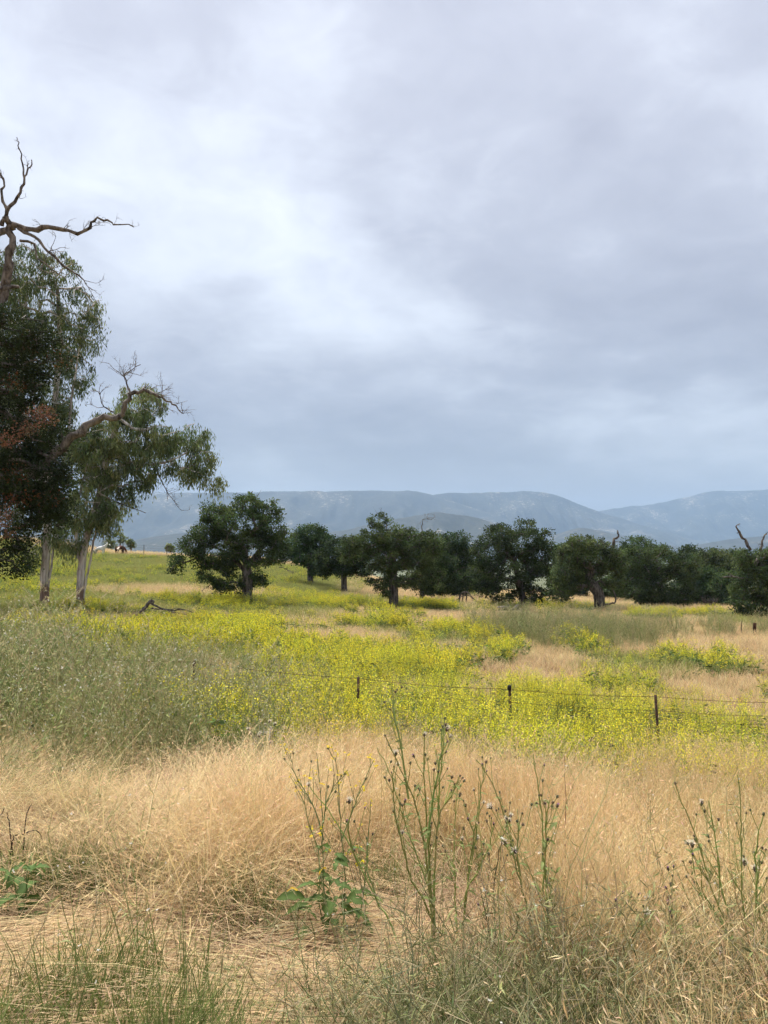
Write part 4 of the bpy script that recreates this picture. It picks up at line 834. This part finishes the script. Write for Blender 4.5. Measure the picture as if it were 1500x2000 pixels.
plant('thistle', 'many stemmed thistle with white seed heads standing in tangled weeds', 'thistle', (1476, 1990), 3.7, [[(1476, 1990), (1455, 1900), (1425, 1820), (1392, 1740), (1375, 1680), (1345, 1600), (1318, 1530)], [(1476, 1990), (1458, 1850), (1444, 1760), (1436, 1660), (1432, 1580), (1420, 1500)], [(1478, 1990), (1466, 1830), (1464, 1720), (1456, 1640), (1462, 1570)], [(1470, 1960), (1440, 1840), (1420, 1750), (1415, 1660), (1405, 1580)], [(1480, 1960), (1490, 1830), (1482, 1750), (1490, 1680)], [(1450, 1880), (1410, 1800), (1375, 1740), (1372, 1670)]], .006, GR, 9, TH, 20+46, 'thistle_leaf', 1.1)
plant('thistle', 'low silvery thistle with small purple heads among the tangled weeds', 'thistle', (1345, 1990), 3.6, [[(1345, 1990), (1335, 1900), (1322, 1830), (1318, 1770), (1322, 1720)], [(1345, 1985), (1300, 1880), (1270, 1820), (1245, 1790)], [(1346, 1985), (1370, 1890), (1400, 1840)], [(1335, 1900), (1312, 1840), (1296, 1760)]], .0045, GR2, 8, TH, 14+26, 'thistle_leaf', 1.0)
plant('thistle', 'pale sprawling thistle with a stem angled across the dry grass', 'thistle', (1085, 1930), 3.75, [[(1085, 1930), (1120, 1860), (1165, 1800), (1195, 1760), (1225, 1735)], [(1085, 1930), (1090, 1840), (1085, 1770), (1080, 1720)], [(1088, 1925), (1150, 1850), (1210, 1800), (1230, 1780)]], .0045, GR2, 8, TH, 14+24, 'thistle_leaf', 1.0)
plant('thistle', 'thin dark budded thistle in the gap between two taller thistles', 'thistle', (968, 1900), 4.0, [[(968, 1900), (966, 1800), (970, 1700), (985, 1640), (1000, 1600)], [(968, 1895), (950, 1800), (940, 1740)]], .0042, (.12, .11, .06), 4, TH, 12, 'thistle_leaf', 1.0)
MU = [('flower', .72, MC), ('bud', .18, MH['bud']), ('none', .10, None)]
plant('mustard_plant', 'leafy mustard plant with broad green leaves and scattered yellow flowers in dry grass', 'plant', (650, 1880), 4.3,
      [[(650, 1880), (640, 1790), (632, 1700), (632, 1620), (628, 1540), (622, 1460)], [(652, 1880), (625, 1780), (622, 1690), (600, 1610), (580, 1560), (560, 1530)], [(655, 1880), (672, 1790), (672, 1690), (665, 1600), (660, 1520), (655, 1480)], [(655, 1875), (700, 1790), (715, 1700), (720, 1620), (725, 1560)], [(632, 1640), (610, 1570), (575, 1510), (566, 1470)], [(668, 1640), (690, 1580), (705, 1540), (730, 1485)], [(628, 1620), (645, 1550), (680, 1500)]], .0045, (.14, .19, .07), 10, MU, 0, 'mustard_leaf', 1., headscale=1.0)
root = bpy.data.objects['mustard_plant']
for k in range(64):
    a = U(0, 6.28); low = k < 42; z = U(.04, .27) if low else U(.2, .5); rr = U(.02, .2) if low else U(.0, .08)
    lk = 'mustard_leaf' if rng.random() > .06 else 'yellow_leaf'
    link('leaf', ML[lk][rng.integers(len(ML[lk]))], root, (rr*math.cos(a), rr*math.sin(a)*.8, z), (rng.normal(0, .4), U(-.6, .3), a), U(.45, 1.0)*(1 if low else .7))
plant('broadleaf_weed', 'low broad leaved green weed in flattened dry grass', 'weed', (45, 1715), 4.25, [[(45, 1715), (46, 1700), (44, 1685)], [(45, 1715), (35, 1702), (25, 1690)], [(45, 1715), (60, 1704), (72, 1698)]], .004, (.12, .2, .06), 0, [('none', 1., None)], 26, 'mustard_leaf', .95, zrange=(0, 1))
plant('dry_stalk', 'single thin dark dry stalk standing straight in the orange grass', 'stalk', (1105, 1715), 5.1, [[(1105, 1715), (1104, 1640), (1106, 1560), (1103, 1475)]], .0035, (.10, .06, .04), 1, [('none', 1., None)], 0, 'thistle_leaf')
plant('dead_twig', 'dark broken dead twigs poking out of the pale grass', 'twig', (45, 1650), 4.9, [[(0, 1650), (20, 1644), (40, 1636), (57, 1632), (64, 1656)], [(22, 1650), (23, 1615), (23, 1580)], [(42, 1640), (42, 1610), (43, 1585)], [(-20, 1652), (-12, 1620), (-8, 1590)]], .006, (.035, .025, .02), 0, [('none', 1., None)], 0, 'thistle_leaf')
plant('pale_dead_weed', 'silvery white dead weed standing at the edge of the grey weeds', 'weed', (512, 1475), 9.2, [[(512, 1475), (512, 1445), (516, 1418)], [(512, 1475), (505, 1450), (503, 1430)], [(512, 1475), (522, 1450), (526, 1425)]], .006, (.5, .47, .40), 9, [('dry_head', .6, MH['seed']), ('none', .4, None)], 0, 'thistle_leaf', headscale=2.2)
